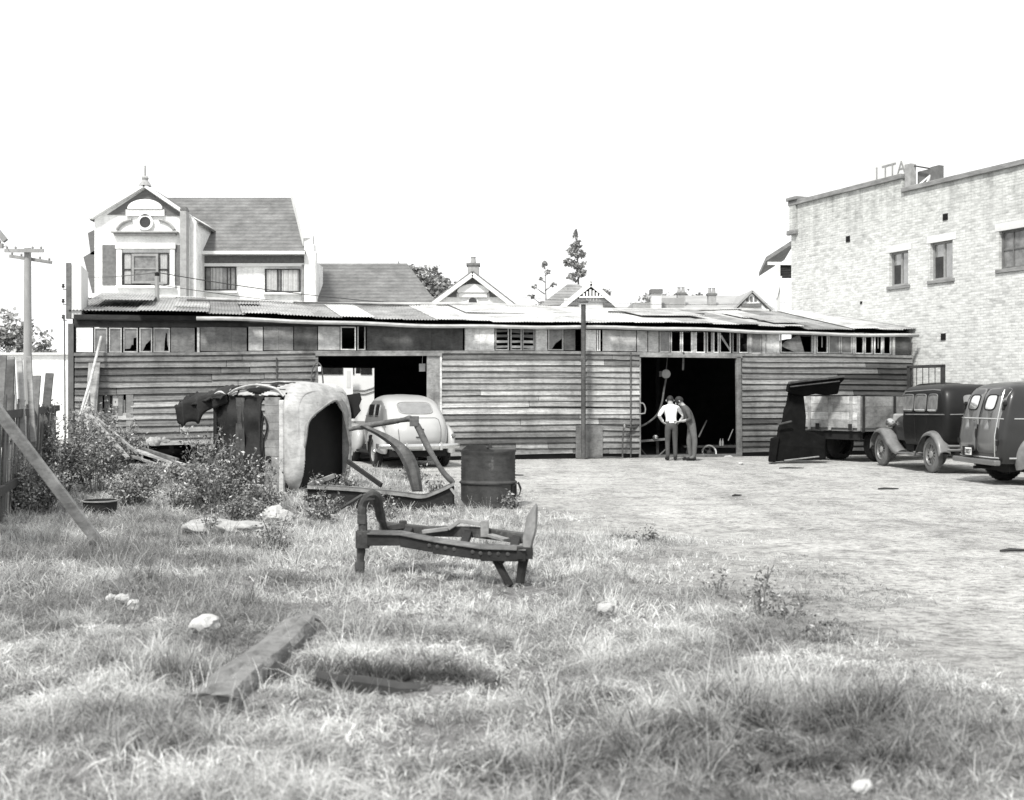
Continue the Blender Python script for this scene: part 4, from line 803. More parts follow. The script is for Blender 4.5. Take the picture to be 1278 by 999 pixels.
# ------------------------------------------------------------------ trees
def tree(name,label,base,height,blobs,nleaf,size,trunk_r,group=None,mtl='leaf_far',cat='tree',bend=(0,0),limbs=True):
    t=thing(name,label,cat,tuple(base),0,group); mb=MB()
    top=Vector((bend[0],bend[1],height)); mid=top*.5+Vector((trunk_r,0,0))
    mb.tube(cr([(0,0,-.1),mid,top],6),[trunk_r*(1-.9*i/12) for i in range(13)],8)
    if limbs:
        for (x,y,z,rx,ry,rz) in blobs:
            z0=max(height*.25,z-rz-abs(x)*.5); f=z0/height; s=Vector((bend[0]*f,bend[1]*f,z0)); e=Vector((x,y,z)); mb.tube(cr([s,(s+e)/2+Vector((0,0,-.15*rz)),e],4),[trunk_r*.45*(1-.8*i/8) for i in range(9)],6)
    mb.build('trunk','bark',t,smooth=True)
    Cs=[];tn=[]
    tot=sum(b[3]*b[5] for b in blobs)
    for b in blobs:
        n=int(nleaf*b[3]*b[5]/tot); k=max(5,n//22); cl=rng.normal(size=(k,3)); cl/=np.linalg.norm(cl,axis=1,keepdims=True); cl*=rng.random((k,1))**.4
        idx=rng.integers(0,k,n); c=cl[idx]+rng.normal(size=(n,3))*.17; Cs.append(c*np.array(b[3:6])+np.array(b[0:3])); tn.append((.55+.9*rng.random(k))[idx]*(.8+.4*rng.random(n)))
    C=np.concatenate(Cs); quads_mesh('crown',leaf_quads(C,size,.6),mtl,np.concatenate(tn),t)
    return t
k=70/F
tree('shade_tree','broad leafy tree showing above the low hall roof',((528-CX)*k,70,0),8.2,[(-1.2,0,7.9,1.4,1.2,1.2),(.2,0,8.3,1.2,1.2,1.3),(1.2,0,7.6,1.1,1,1.2),(-2.2,0,7.6,1,1,.9),(0,0,6.8,2,1.5,1.2),(.6,0,8.9,.6,.6,.6),(-.5,0,9.0,.5,.5,.5)],5000,.30,.25)
k=110/F; h=EYE+(CY-288)*k
bl=[(0,0,h-.5,.25,.25,.5)]
for z,x,r in ((-1.3,.1,.5),(-2.0,-.3,.55),(-2.1,.5,.5),(-2.9,-.5,.6),(-3.2,.3,.7),(-4,.6,.6),(-4.3,-.3,.5),(-5.9,-.9,.7),(-6.1,.4,.7),(-7,-.6,.8),(-7.1,.5,.7),(-6.5,2.3,.6),(-5.8,2.9,.4),(-7.2,1.6,.7)): bl.append((x,0,h+z,r,r,.42))
tree('tall_pine','tall thin pine standing highest above the roofs',((718-CX)*k,110,0),h,bl,6500,.20,.26,'conifers beyond the roofs',bend=(.15,0))
k=105/F; h=EYE+(CY-326)*k; bl=[(0,0,h-.3,.25,.25,.4)]
for z,x,r in ((-1,.3,.35),(-1.5,-.4,.3),(-2.1,.7,.35),(-2.3,-.9,.3),(-3.2,-1.2,.4),(-3.8,.2,1.0),(-4.0,1.2,.6),(-4.6,1.0,.8),(-5.3,1.6,.7),(-5,-1,.3)): bl.append((x,0,h+z,r,r*.8,.2))
tree('slender_pine','slender sparse pine with flat open branches left of the tall one',((680-CX)*k,105,0),h,bl,2200,.2,.17,'conifers beyond the roofs')
k=95/F
tree('rounded_tree','small rounded tree beside the hipped roof peak of the bungalow',((701-CX)*k,95,0),8.5,[(0,0,9,1.0,1,.9),(-.8,0,8.4,.8,.8,.7),(-3,0,6.5,1.6,1,.8),(.8,0,8,.8,.8,.7)],900,.3,.12)
k=110/F
tree('dark_tree','dark tree crown behind the pale roof between the chimneys',((855-CX)*k,110,0),9.5,[(-2.5,0,10.6,2.2,1.5,1.0),(.5,0,10.5,1.8,1.5,1.0),(-4,0,9.8,1.2,1,1),(3.5,0,10.2,2.2,1.5,.8)],3000,.34,.2)
k=60/F; h=0
tree('bushy_tree','bushy grey tree behind the pale building at the far left',((22-CX)*k,60,0),4.8,[(-1.8,0,4.6,1.3,1,1.2),(-.2,0,5.1,1.1,1,1.1),(.8,0,4.2,1.2,1,1.1),(1.4,0,3.6,.7,.7,.8),(-.6,0,3.8,1.8,1.2,1.2),(-3.2,0,4.3,1.2,1,1.3)],3800,.26,.2)
# ------------------------------------------------------------------ poles and wires
def pole(label,px,Y,ztop,arms,r=.14,brace=None):
    t=thing('utility_pole',label,'pole',((px-CX)/F*Y,Y,0),0,'timber utility poles'); x0=(px-CX)/F*Y
    mb=MB(); mb.tube([(0,0,-.2),(0,0,ztop*.5),(0,0,ztop)],[r*1.15,r,r*.85],12); mb.build('shaft','pole',t,smooth=True)
    for (a,za),(b,zb),yo in arms:
        mb=MB(); A=at(a,za,Y)-Vector((x0,Y,0)); B=at(b,zb,Y)-Vector((x0,Y,0)); A.y=B.y=yo; mb.bar(A,B,.09,.12); c=mb.build('crossarm','pole',t)
        for f in (.06,.28,.72,.94):
            p=A.lerp(B,f); mb=MB(); mb.lathe([(.0,0),(.03,.0),(.045,.05),(.03,.09),(0,.1)],8,Matrix.Translation(p+Vector((0,0,.06)))); mb.build('insulator','rim_grey',c)
    if brace:
        mb=MB(); mb.bar(at(brace[0],brace[1],Y)-Vector((x0,Y,0)),at(brace[2],brace[3],Y)-Vector((x0,Y,0)),.12,.12); mb.build('brace','pole',t)
    return t
pole('grey timber power pole with two crossarms rising behind the fence',34.5,42,EYE+(CY-310)*42/F,[((9,314),(57,314),-.2),((9,319),(62,327),.2)])
pole('power pole mostly cut off by the left edge with one arm and brace end showing',-26,30,9.2,[((-60,306.5),(8,308.5),-.2)],brace=(-20,268,7,301))
sp=SA+sdx*sx(196,3.0)+sdy*3.0
pt=thing('service_post','short dark post on the shed roof carrying the overhead wires','post',tuple(sp),SRZ); mb=MB(); zt=EYE+(CY-345)*sp.y/F; mb.tube([(0,0,3.6),(0,0,zt)],.06,8); mb.b2(-.16,.16,-.04,.04,zt-.22,zt-.16); mb.build('post_shaft','pole',pt)
mb=MB(); mb.lathe([(0,0),(.05,0),(.06,.08),(0,.12)],8,Matrix.Translation((0,0,zt))); mb.build('insulator','black',pt)
def wire(label,p,q,sag,r=.012,n=14):
    p,q=Vector(p),Vector(q); mb=MB(); mb.tube([p.lerp(q,i/n)-Vector((0,0,sag*4*(i/n)*(1-i/n))) for i in range(n+1)],r,5); o=mb.build('overhead_wire','wire'); return tag(o,label,'wire','overhead wires')
top=Vector((sp.x,sp.y,zt+.1))
wire('thin wire running from the roof post right across the houses',top,at(700,381,42),.35,.013)
wire('lower of the two wires crossing the houses to the right',top-Vector((0,0,.32)),at(700,392,42),.3,.009)
wire('wire running from the roof post left past the gable',at(100,346,44),top,.05,.012)
wire('wire between the power pole and the left edge',at(-30,305,30)+Vector((0,-.2,.1)),at(11,313.2,42)+Vector((0,-.2,.15)),.1,.014)
wire('high thin wire over the far roofs',at(650,371,60),at(990,377,60),.25,.010)
# ------------------------------------------------------------------ fence at the left
ft=thing('paling_fence','broken old paling fence with dark rail and uneven boards','fence',(-6.1,14,0),math.atan2(7,-2.05))
g=random.Random(5); L=7.3
mb=MB(); x=-2.4
while x<L:
    w=g.uniform(.09,.14); t_=g.random()
    if t_>.12:
        h=g.uniform(1.25,1.6)*(1 if x<2 else .95 if x<5 else .9); le=g.uniform(-.10,.10); mb.tone=g.uniform(.25,.7); mb.bar((x,g.uniform(-.02,.02),.0),(x+le,g.uniform(-.08,.08),h),.022,w,up=(1,0,0))
    x+=w+g.uniform(.0,.05)
mb.build('palings','plank',ft)
for x in (-2.2,.2,2.5,4.8,7.0): mb=MB(); mb.tone=.5; mb.bar((x,.08,-.1),(x+g.uniform(-.05,.05),.08,1.45),.14,.14); mb.build('post','mid_wood',ft,bevel=.01)
for z in (.45,1.33): mb=MB(); mb.tone=.35; mb.bar((-2.4,-.06,z),(L,-.06,z+.05),.05,.1); mb.build('rail','mid_wood',ft)
lab=['short dark board standing against the fence top','tall pale board leaning on the fence rail','pale narrow board second in the leaning row','pale warped board third in the leaning row','grey weathered board at the near end of the fence top','broad grey board behind the pole','broken pointed board at the far end of the fence']
for i,(a,b,c,d,Y,v,w) in enumerate(((18,490,12,449,15.0,.55,.13),(52,492,38,446,15.6,1.25,.085),(62,493,48,448,15.8,1.5,.08),(74,491,60,445,15.9,1.1,.07),(5,498,2,444,14.6,.7,.13),(47,498,45.5,469,17,.8,.13),(60.5,490,62,466,19,.4,.13))):
    if i in(1,2,3): a-=24;c-=24; a*=1;
    mb=MB(); mb.tone=v; p,q=at(a,b+60,Y),at(c,d,Y); p.y-=.22; mb.bar(p,q,.03,w,up=(1,0,0)) if False else mb.bar(p,q,w,.03,up=(0,1,0)); tag(mb.build('fence_board','plank',bevel=.004),lab[i],'board','loose boards stacked on the fence')
mb=MB(); mb.tone=1.05; a=at(-14,498,11.6); b=gp(124,681); b.z=.02; mb.bar(a,b,.11,.06,up=(0,1,0)); tag(mb.build('prop_timber','plank',bevel=.008),'long weathered timber propped diagonally from the fence to the grass','timber')
# ------------------------------------------------------------------ things leaning against the shed's left end
def SW(px,py,d): x,z=sxz(px,py,d); p=SA+sdx*x+sdy*d; return Vector((p.x,p.y,EYE+0+(z-EYE)))
mb=MB(); mb.tube([SW(97,528,-1.0),SW(113,475,-.5),SW(126.5,420,-.13)],.033,8); tag(mb.build('leaning_pole','pale_wood',smooth=True),'long pale pole leaning against the left end of the shed','pole')
mb=MB(); mb.tube([SW(101,527,-.9),SW(113.5,481,-.15)],.03,8); tag(mb.build('short_pole','pale_wood',smooth=True),'shorter pale pole beside the long one at the shed corner','pole')
mb=MB(); mb.tone=1.25; p,q=SW(110,560,-.7),SW(118,453,-.1); mb.bar(p,q,.27,.03,up=(0,1,0)); tag(mb.build('leaning_plank','plank',bevel=.004),'broad grey plank leaning upright on the weatherboards beside the low window','plank')
pl=[(112,518,160,572,.07,1.3),(120,522,172,566,.05,1.1),(168,562,232,582,.14,1.6),(163,569,205,583,.05,.9),(178,560,222,574,.06,.6),(192,590,226,586,.06,1.4)]
pll=['thin pale batten slanting down from the shed corner','thin worn batten second in the slanting pile','broad pale board end lying highest on the plank pile','narrow batten at the left edge of the plank pile','dark plank under the broad pale board','short pale offcut lying in front of the plank pile']
for (a,b,c,d,w,v),lb in zip(pl,pll):
    mb=MB(); mb.tone=v; mb.bar(at(a,b,24.5),at(c,d,22.5),w,.05); tag(mb.build('discarded_plank','plank',bevel=.004),lb,'plank','planks dumped by the shed')
def rock(label,c,r,seed,m='stone',name='stone',cat='stone',group=None,flat=1):
    g=random.Random(seed); bm=bmesh.new(); bmesh.ops.create_icosphere(bm,subdivisions=3,radius=1)
    o=g.uniform(0,90)
    for v in bm.verts:
        p=v.co.copy(); n=float(vn(p.x*1.5+p.z,p.y*1.5-p.z*.7,1.3,seed%7+o))-.5; m_=float(vn(p.x*4+p.z*2,p.y*4+p.z,1.2,seed%5))-.5
        v.co=p*(1+.55*n+.2*m_); v.co=Vector((round(v.co.x*5)/5*.25+v.co.x*.75,v.co.y,max(-.5,v.co.z)))
    me=bpy.data.meshes.new(name); bm.to_mesh(me); bm.free(); me.materials.append(M[m]); me.polygons.foreach_set('use_smooth',[True]*len(me.polygons)); me.set_sharp_from_angle(angle=R(25))
    ob=bpy.data.objects.new(name,me); COL.objects.link(ob); ob.location=c; ob.scale=r; ob.rotation_euler=(0,0,g.uniform(0,6)); return tag(ob,label,cat,group)
def gr(px,py,dz=0): p=gp(px,py); p.z=gz1(p.x,p.y)+dz; return p
rock('grey boulder under the broken bottom boards of the shed, left one',SW(192,554,-.3)+Vector((0,0,.02)),(.17,.15,.14),4,'concrete',group='boulders under the shed')
rock('grey boulder under the broken bottom boards of the shed, right one',SW(207,549,.1),(.15,.14,.12),5,'concrete',group='boulders under the shed')
rock('long pale slab of concrete lying in the weeds left of the rock',gr(262,664,.12),(.5,.3,.07),6,'concrete','concrete_slab','slab')
rock('low pale slab end beside the long concrete slab',gr(303,667,.09),(.3,.25,.06),8,'concrete','concrete_slab','slab')
rock('pale rounded rock in front of the overturned car body',gr(345,652,.06),(.24,.18,.14),9)
rock('white crumpled paper lump nearest the stump, largest of the trio',gr(167,766,.05),(.05,.05,.05),10,'paper','paper_scrap','paper','white scraps in the grass')
rock('white scrap in the middle of the trio near the left edge',gr(153,758,.045),(.05,.05,.035),11,'paper','paper_scrap','paper','white scraps in the grass')
rock('small dull white scrap leftmost of the trio',gr(138,756,.04),(.04,.04,.035),12,'paper','paper_scrap','paper','white scraps in the grass')
rock('large folded white scrap in the grass above the old plank',gr(256,797,.065),(.10,.075,.055),13,'paper','paper_scrap','paper','white scraps in the grass')
rock('white scrap at the bottom edge on the right',gr(1076,992,.04),(.065,.035,.022),14,'paper','paper_scrap','paper','white scraps in the grass')
rock('small white scrap right of the iron frame',gr(788,679,.03),(.07,.05,.03),15,'paper','paper_scrap','paper','white scraps in the grass')
rock('small pale stone in bright grass below the iron frame',gr(756,772,.06),(.06,.05,.04),16)
rock('white scrap on the bare yard by the right door',gr(925,580,.02),(.1,.06,.03),17,'paper','paper_scrap','paper','white scraps in the grass')
for i,(px,py,l,a_,lb) in enumerate(((988,585.5,.55,.1,'thin dark stick on the yard before the black cab shell'),(1109,612,.38,.3,'bent dark stick on the bare yard before the old saloon'),(640,595,.42,0,'thin dark bar on the yard right of the drum'),(920,622,.3,1,'small dark twig on the yard in the middle distance'),(1270,690,.4,.4,'dark twig near the right edge of the yard'))):
    p=gr(px,py,.02); mb=MB(); d=Vector((math.cos(a_),math.sin(a_)*.4,0)); q_=[p-d*l/2,p-d*l*.18+Vector((0,.03,.006)),p+d*l*.2+Vector((0,-.02,.004)),p+d*l/2+Vector((0,.03,.0))]; mb.tube(q_,[.012,.02,.015,.009],6); tag(mb.build('stick','dark_wood_and_shade',smooth=True),lb,'stick','sticks on the yard')
tb=thing('rusty_basin','shallow rusty tin basin in the grass beside the diagonal timber','basin',tuple(gr(125,646)))
mb=MB(); mb.lathe([(0,.02),(.19,.02),(.2,.0),(.215,.16),(.225,.165),(.21,.17),(.195,.03)],24); mb.build('bowl','rust_dark',tb,smooth=True); mb=MB(); mb.lathe([(.212,.158),(.232,.160),(.232,.174),(.208,.176)],24); mb.build('rim','rust_pale',tb,smooth=True)
# old plank / log in the foreground
lg=thing('old_plank','split weathered slab of timber lying in the foreground grass','timber',tuple(gr(320,835)))
P0=gr(260,888,.035)-lg.location; P1=gr(372,800,.04)-lg.location; d=(P1-P0); n=26; w=.26; rows=[]; sdv=Vector((d.y,-d.x,0)).normalized(); gg=random.Random(3)
prof=[(-.5,-.10),(-.52,.0),(-.38,.055),(-.1,.075),(.05,.06),(.12,.078),(.4,.07),(.5,.035),(.5,-.06),(.3,-.11)]
for i in range(n+1):
    t=i/n; c=P0+d*t+Vector((0,0,.012*math.sin(7*t))); ww=w*(1.0-.18*t); rag=[gg.uniform(-.006,.006) for _ in prof]
    rows.append([c+sdv*(u*ww*1.05+rg*1.4)+Vector((0,0,v*.95+rg*.8)) + (d.normalized()*gg.uniform(-.05,.05) if i in(0,n) else Vector()) for (u,v),rg in zip(prof,rag)])
mb=MB(); mb.grid(rows,closev=True); k=len(prof); mb.add(rows[0],[tuple(range(k))]); mb.add(rows[-1],[tuple(range(k))[::-1]]); mb.tone=1
M['logwood']=mat('split_log',.10,.24,.95,5,(1,1,2),bump=1.,spots=.5,spot_v=.05,spot_scale=5,spec=.1)
mb.build('slab_wood','logwood',lg,smooth=True,angle=35)
mb=MB(); mb.tube(cr([P1+Vector((-.08,-.05,.03)),P1+Vector((.02,.10,.05)),P1+Vector((.10,.16,.03)),P1+Vector((.17,.12,-.03))],6),[.028-.0008*i for i in range(19)],6); mb.build('split_strip','logwood',lg,smooth=True)
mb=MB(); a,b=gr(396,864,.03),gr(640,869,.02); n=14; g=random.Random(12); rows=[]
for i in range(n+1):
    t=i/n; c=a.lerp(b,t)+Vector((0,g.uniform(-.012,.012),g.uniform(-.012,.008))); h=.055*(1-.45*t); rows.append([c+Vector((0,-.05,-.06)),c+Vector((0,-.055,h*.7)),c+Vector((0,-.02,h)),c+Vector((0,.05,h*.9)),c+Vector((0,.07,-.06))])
mb.grid(rows,closev=True); mb.add(rows[0],[(0,1,2,3,4)]); mb.add(rows[-1],[(4,3,2,1,0)]); tag(mb.build('buried_timber','dark_wood_and_shade',smooth=True,angle=40),'low half buried timber coloured dark for its shaded side, right of the split slab','timber')  # dark wood tone stands in for the timber's shadow side
# ------------------------------------------------------------------ drum
db=gr(609,633); dr=thing('oil_drum','large rusted drum with dented rim standing open topped on the grass edge','drum',(db.x,16.9,0))
prof=[(.0,.01),(.385,.01),(.40,.0),(.405,.02),(.39,.04)]; H=.93
for z in (.1,.2,.30): prof.append((.39,z))
prof+= [(.395,.375),(.416,.39),(.416,.41),(.395,.425)]
for k in range(7): z=.45+k*.05; prof+=[(.385,z),(.394,z+.025)]
prof+=[(.385,.82),(.39,.88),(.402,.915),(.40,.93),(.388,.925),(.375,.88),(.372,.5),(.37,.05),(0,.045)]
mb=MB(); P=[]
for r,z in prof:
    row=[]
    for j in range(48):
        a=2*math.pi*j/48; rr=r*(1-.035*math.exp(-((a-5.7)/.35)**2)*(z/.9)-.05*math.exp(-((a-4.1)/.25)**2-((z-.9)/.18)**2)); row.append((rr*math.cos(a),rr*math.sin(a),.86*z+(.03*math.sin(a*2+1)*max(0,z-.7))))
    P.append(row)
mb.grid(P,closev=True); mb.build('barrel','drum',dr,smooth=True,angle=50)
mb=MB(); q=[(.35,-.22,.12),(.44,-.17,.16),(.46,-.13,.24),(.42,-.2,.34),(.36,-.24,.3)]; mb.grid([[Vector(p) for p in q],[Vector(p)+Vector((.02,.05,.02)) for p in q]]); mb.build('torn_flap','rust_dark',dr,solid=.006)
mb=MB(); mb.box((.375,-.14,.24),(.02,.15,.16),Matrix.Rotation(R(-20),3,'Z')); mb.build('rust_hole','black',dr)
mb=MB(); mb.prism([(-.42,.9),(-.3,1.0),(-.05,.98),(.08,.9),(.02,.86),(-.3,.86)],.28,.3); mb.prism([(-.03,.95),(.02,1.03),(.06,.95)],.27,.31); ob=mb.build('iron_scrap','drum'); ob.location=dr.location-Vector((0,0,.13)); tag(ob,'bent scrap of iron sticking up from the back of the drum','scrap')
# ------------------------------------------------------------------ iron frame in the grass
Yb=lambda px: 10.3-.75*(px-450)/205
fb=gr(555,712); fr=thing('cart_chassis','riveted rusty cart frame on bent legs standing in the grass','frame',tuple(fb))
def A(px,py,dy=0,): return at(px,py,Yb(px)+dy)-fb
def chan(mb,pts,w,h):
    for a,b in zip(pts,pts[1:]): mb.bar(a,b,w,h)
mb=MB(); mb.tube(cr([A(449,722),A(450,695),A(453,660),A(452,635),A(459,620),A(470,618,.05),A(474,640,.22),A(482,665,.45)],5),[.028+.022*float(vn(i*.9,3.,1,5)) for i in range(36)],8); mb.box(A(453,673),(.115,.12,.15)); mb.box(A(452,648),(.075,.10,.08)); mb.box(A(461,620,.03),(.10,.10,.06),Matrix.Rotation(R(-8),3,'Y')); mb.box(A(449,706),(.08,.08,.07)); mb.build('leg','rust',fr,smooth=True,angle=30,bevel=.012)
mb=MB(); a=[A(667,629),A(669,634),A(668,660),A(660,692),A(653,694),A(652,672),A(657,645)]; vs=a+[p+Vector((.02,.09,0)) for p in a]; k=len(a); mb.add(vs,[tuple(range(k)),tuple(range(2*k-1,k-1,-1))]+[(i,i+k,(i+1)%k+k,(i+1)%k) for i in range(k)])
mb.build('horn_plate','rust_pale',fr,bevel=.008)
mb=MB(); mb.tube(cr([A(655,690,.03),A(651,712,.03),A(648,734,.03)],4),[.042-.001*i for i in range(9)],8); mb.box(A(655,690),(.13,.11,.09)); mb.build('leg','rust_dark',fr,smooth=True,angle=30)
mb=MB(); mb.bar(A(613,688,.05),A(637,732,.02),.05,.05); mb.tube(cr([A(624,702),A(633,692),A(648,690)],4),.03,7); mb.build('leg','rust_dark',fr,bevel=.006)
beam=MB(); pts=[A(459,667),A(500,668),A(540,676),A(600,685),A(656,687)]
for a,b in zip(pts,pts[1:]): 
    beam.hexa([a+Vector((0,-.06,-.095)),b+Vector((0,-.06,-.085)),b+Vector((0,.09,-.085)),a+Vector((0,.09,-.095)),a+Vector((0,-.06,0)),b+Vector((0,-.06,0)),b+Vector((0,.09,.012)),a+Vector((0,.09,.012))])
bmo=beam.build('cross_beam','rust_dark',fr,bevel=.006)
mb=MB()
for a,b in zip(pts,pts[1:]): mb.hexa([a+Vector((0,-.085,.004)),b+Vector((0,-.085,.004)),b+Vector((0,.11,.018)),a+Vector((0,.11,.018)),a+Vector((0,-.085,.014)),b+Vector((0,-.085,.014)),b+Vector((0,.11,.028)),a+Vector((0,.11,.028))])
mb.build('top_flange','pipe',fr,bevel=.003)
mb=MB()
for px in (536,546,556,567,590,600,611,622,634):
    py=np.interp(px,[459,500,540,600,656],[667,668,676,685,687])+5.5; mb.lathe([(0,.014),(.016,.010),(.018,0)],10,Matrix.Translation(A(px,py,-.0605))@Matrix.Rotation(R(90),4,'X'))
mb.build('rivet_heads','rust',fr,smooth=True)
mb=MB(); mb.bar(A(480,660,.45),A(505,656,.5),.06,.05); mb.lathe([(0,-.03),(.035,-.03),(.035,.03),(0,.03)],10,Matrix.Translation(A(503,654,.5))); mb.build('spring_eye','rust',fr,bevel=.005)
mb=MB(); chan(mb,[A(528,664,.4),A(560,660,.42),A(575,650,.45),A(606,655,.45)],.05,.035); mb.box(A(605,660,.4),(.07,.07,.14)); mb.build('rear_rail','rust_pale',fr,bevel=.005)
mb=MB(); mb.bar(A(588,684,.1),A(592,698,.1),.035,.02); mb.build('hanging_bracket','rust_dark',fr)
mb=MB(); mb.bar(A(611,668,.35),A(632,674,.3),.08,.02); mb.build('side_strap','rust_pale',fr)
mb=MB(); rp=[A(476,657,.55),A(530,663,.5),A(590,664,.5),A(655,672,.45)]
for a,b in zip(rp,rp[1:]): mb.bar(a,b,.07,.09)
mb.build('rear_beam','rust',fr,bevel=.008)
for a,b in ((A(505,670,.05),A(512,660,.55)),(A(578,682,.05),A(585,664,.5)),(A(640,688,.05),A(645,671,.45))): mb=MB(); mb.bar(a,b,.07,.05); mb.build('cross_member','rust_dark',fr,bevel=.006)
# ------------------------------------------------------------------ overturned car body, on its side, underside to the camera
c_=R(33); e1=Vector((math.cos(c_),-math.sin(c_),0)); e2=Vector((math.sin(c_),math.cos(c_),0))
so_=at(268,560,19.9); so_.z=0
sh=thing('overturned_car_body','rusting white car body tipped on its side in the weeds','car body',tuple(so_),-c_)
# local: x along the car towards its tail, y roofwards (away), z up = the car's flank
SR,RD=1.62,.34; HY,HZ=.74,.90
def shell(s,a):
    v=0 if s<SR else min(1,(s-SR)/RD); f=max(0.0,1-v**2.4)**(1/2.4); f=.0+f
    c,d=math.cos(a),math.sin(a); p=2/4.6; yv=HY*(1+math.copysign(abs(c)**p,c)*f) ; zv=HZ+HZ*math.copysign(abs(d)**p,d)*f
    zv+=.05*math.sin(max(0,s)*1.7)*max(0,zv-1.2)/.6-.16*max(0,.55-s)*max(0,zv-1)
    dn_=.035*(float(vn(s*2.3+a,a*1.9,1.3,6))-.5)+.02*(float(vn(s*6,a*5,1.,8))-.5)
    yv+=dn_*(c<-.3 or c>.3); zv+=dn_*.8*(d>.3); s+=.03*(float(vn(yv*3,zv*3,1.2,9))-.5)*(v>.6)
    return Vector((s,yv,max(.0,zv-.02)))
ss=[SR*i/30 for i in range(31)]+[SR+RD*math.sin(math.pi/2*i/70) for i in range(1,71)]
NA=240
Pg=[[shell(s,2*math.pi*j/NA) for j in range(NA)] for s in ss]
HOLE=[(.18,.07),(.19,.85),(.25,1.18),(.55,1.39),(.90,1.51),(1.06,1.32),(1.20,.97),(1.28,.6),(1.26,.07)]
def inpoly(y,z,P):
    r=False
    for (a,b),(c,d) in zip(P,P[1:]+P[:1]):
        if (b>z)!=(d>z) and y<(c-a)*(z-b)/(d-b)+a: r=not r
    return r
mb=MB(); gg=random.Random(2)
for i in range(len(ss)-1):
    for j in range(NA):
        q=[Pg[i][j],Pg[i+1][j],Pg[i+1][(j+1)%NA],Pg[i][(j+1)%NA]]; m_=sum(q,Vector())/4
        under=m_.y<.09 and .10<m_.z<1.60
        if under and m_.x<1.55: continue                       # open underside, floor built apart
        if m_.x>1.66 and inpoly(m_.y,m_.z,HOLE): continue      # boot opening
        if m_.z>1.45 and ((m_.x-.92)/.58)**2+((m_.y-.40)/.34)**2<1: continue    # wheel opening in the upper flank
        if m_.x<.08+.30*float(vn(m_.y*4,m_.z*4,1.5,3)): continue
        if m_.z>1.6 and m_.x<.5 and float(vn(m_.x*7,m_.y*7,1.,6))<.38: continue
        mb.add(q,[(0,1,2,3)])
o=mb.build('body_shell','shell_white',sh,smooth=True,angle=50,recalc=False)
bm=bmesh.new(); bm.from_mesh(o.data); bmesh.ops.remove_doubles(bm,verts=bm.verts,dist=.0005); bmesh.ops.recalc_face_normals(bm,faces=bm.faces); bm.to_mesh(o.data); bm.free()
q=o.modifiers.new('solid','SOLIDIFY'); q.thickness=.022; q.offset=-1
def endx(y,z):
    r=max(abs(y-HY)/HY,abs(z-HZ)/HZ); r=min(1,(abs((y-HY)/HY)**4.6+abs((z-HZ)/HZ)**4.6)**(1/4.6)); return SR+RD*max(0,1-r**2.4)**(1/2.4)
lip=cr([(endx(y,z)+.005,y,z) for y,z in HOLE],6); mb=MB(); mb.tube(lip,.024,6); mb.build('opening_lip','rust_pale',sh,smooth=True)
mb=MB(); hk_=[(y,z) for y,z in HOLE[4:]]; P=[[Vector((endx(y,z)+.012,y,z)),Vector((endx(min(1.45,y+.17),z+.04)+.004,y+.17,z+.04))] for y,z in [(p.y,p.z) for p in cr([(0,y,z) for y,z in hk_],6)]]; mb.grid(P); mb.build('opening_flange','rust_pale',sh,smooth=True,solid=.01)
mb=MB(); mb.box((1.58,.74,.84),(.03,1.35,1.6)); mb.build('boot_lining','black',sh)
mb=MB(); P=[]
for i in range(21):
    t=i/20; P.append([(.32+1.2*t, .10+.62*k/9, 1.70+.05*math.sin(math.pi*t)-.24*math.sin(math.pi*t)**.6*math.sin(math.pi*(k+.3)/9.6)) for k in range(10)])
mb.grid(P); mb.build('wheel_arch','pipe',sh,smooth=True,solid=.01)
mb=MB(); mb.tube(cr([(.28,.05,1.62),(.5,.045,1.71),(.92,.04,1.77),(1.35,.05,1.71),(1.54,.06,1.58)],6),.022,6); mb.build('arch_lip','shell_white',sh,smooth=True)
# ribbed floor pan, dark; batten panel; seams
mb=MB(); P=[[(s-.16*float(vn(z*5,1.,1,3)),.10+.03*math.sin(z*9)+.02*math.sin(s*14),z) for z in [.06+1.56*j/30 for j in range(31)]] for s in [.02+1.1*i/30 for i in range(31)]]; mb.grid(P); mb.build('floor_pan','rust_dark',sh,smooth=True,solid=.01)
mb=MB(); P=[[(.42+.2*i/8,.075+.012*math.sin(i*1.3+j*.6),.1+1.46*j/16) for j in range(17)] for i in range(9)]; mb.grid(P); mb.build('floor_channel','rust',sh,smooth=True,solid=.01)
mb=MB()
for k in range(11):
    z=.05+k*.138; mb.tone=gg.uniform(.7,1.2); w=gg.uniform(-.01,.01); mb.b2(1.12+w,1.47+w,.05,.085,z,z+.133)
mb.build('floor_board','rust_pale',sh,bevel=.004)
mb=MB(); mb.tone=1; mb.b2(1.48,1.57,.0,.055,.02,1.52); mb.build('sill_strip','pale_wood',sh,bevel=.012)
mb=MB(); mb.tube(cr([(1.06,.04,1.02),(1.12,.02,1.25),(1.2,.02,1.1),(1.14,.02,.9),(1.08,.03,.97)],5),.016,6); mb.build('looped_pipe','rust_dark',sh,smooth=True)
mb=MB(); mb.lathe([(0,0),(.055,0),(.055,.03),(0,.03)],12,Matrix.Translation((1.22,.045,.55))@Matrix.Rotation(R(90),4,'X')); mb.build('drain_plug','black',sh)
mb=MB(); mb.tube(cr([(1.04,.03,1.5),(1.035,.02,1.0),(1.05,.03,.3)],4),.022,6); mb.build('fuel_pipe','rust_dark',sh,smooth=True)
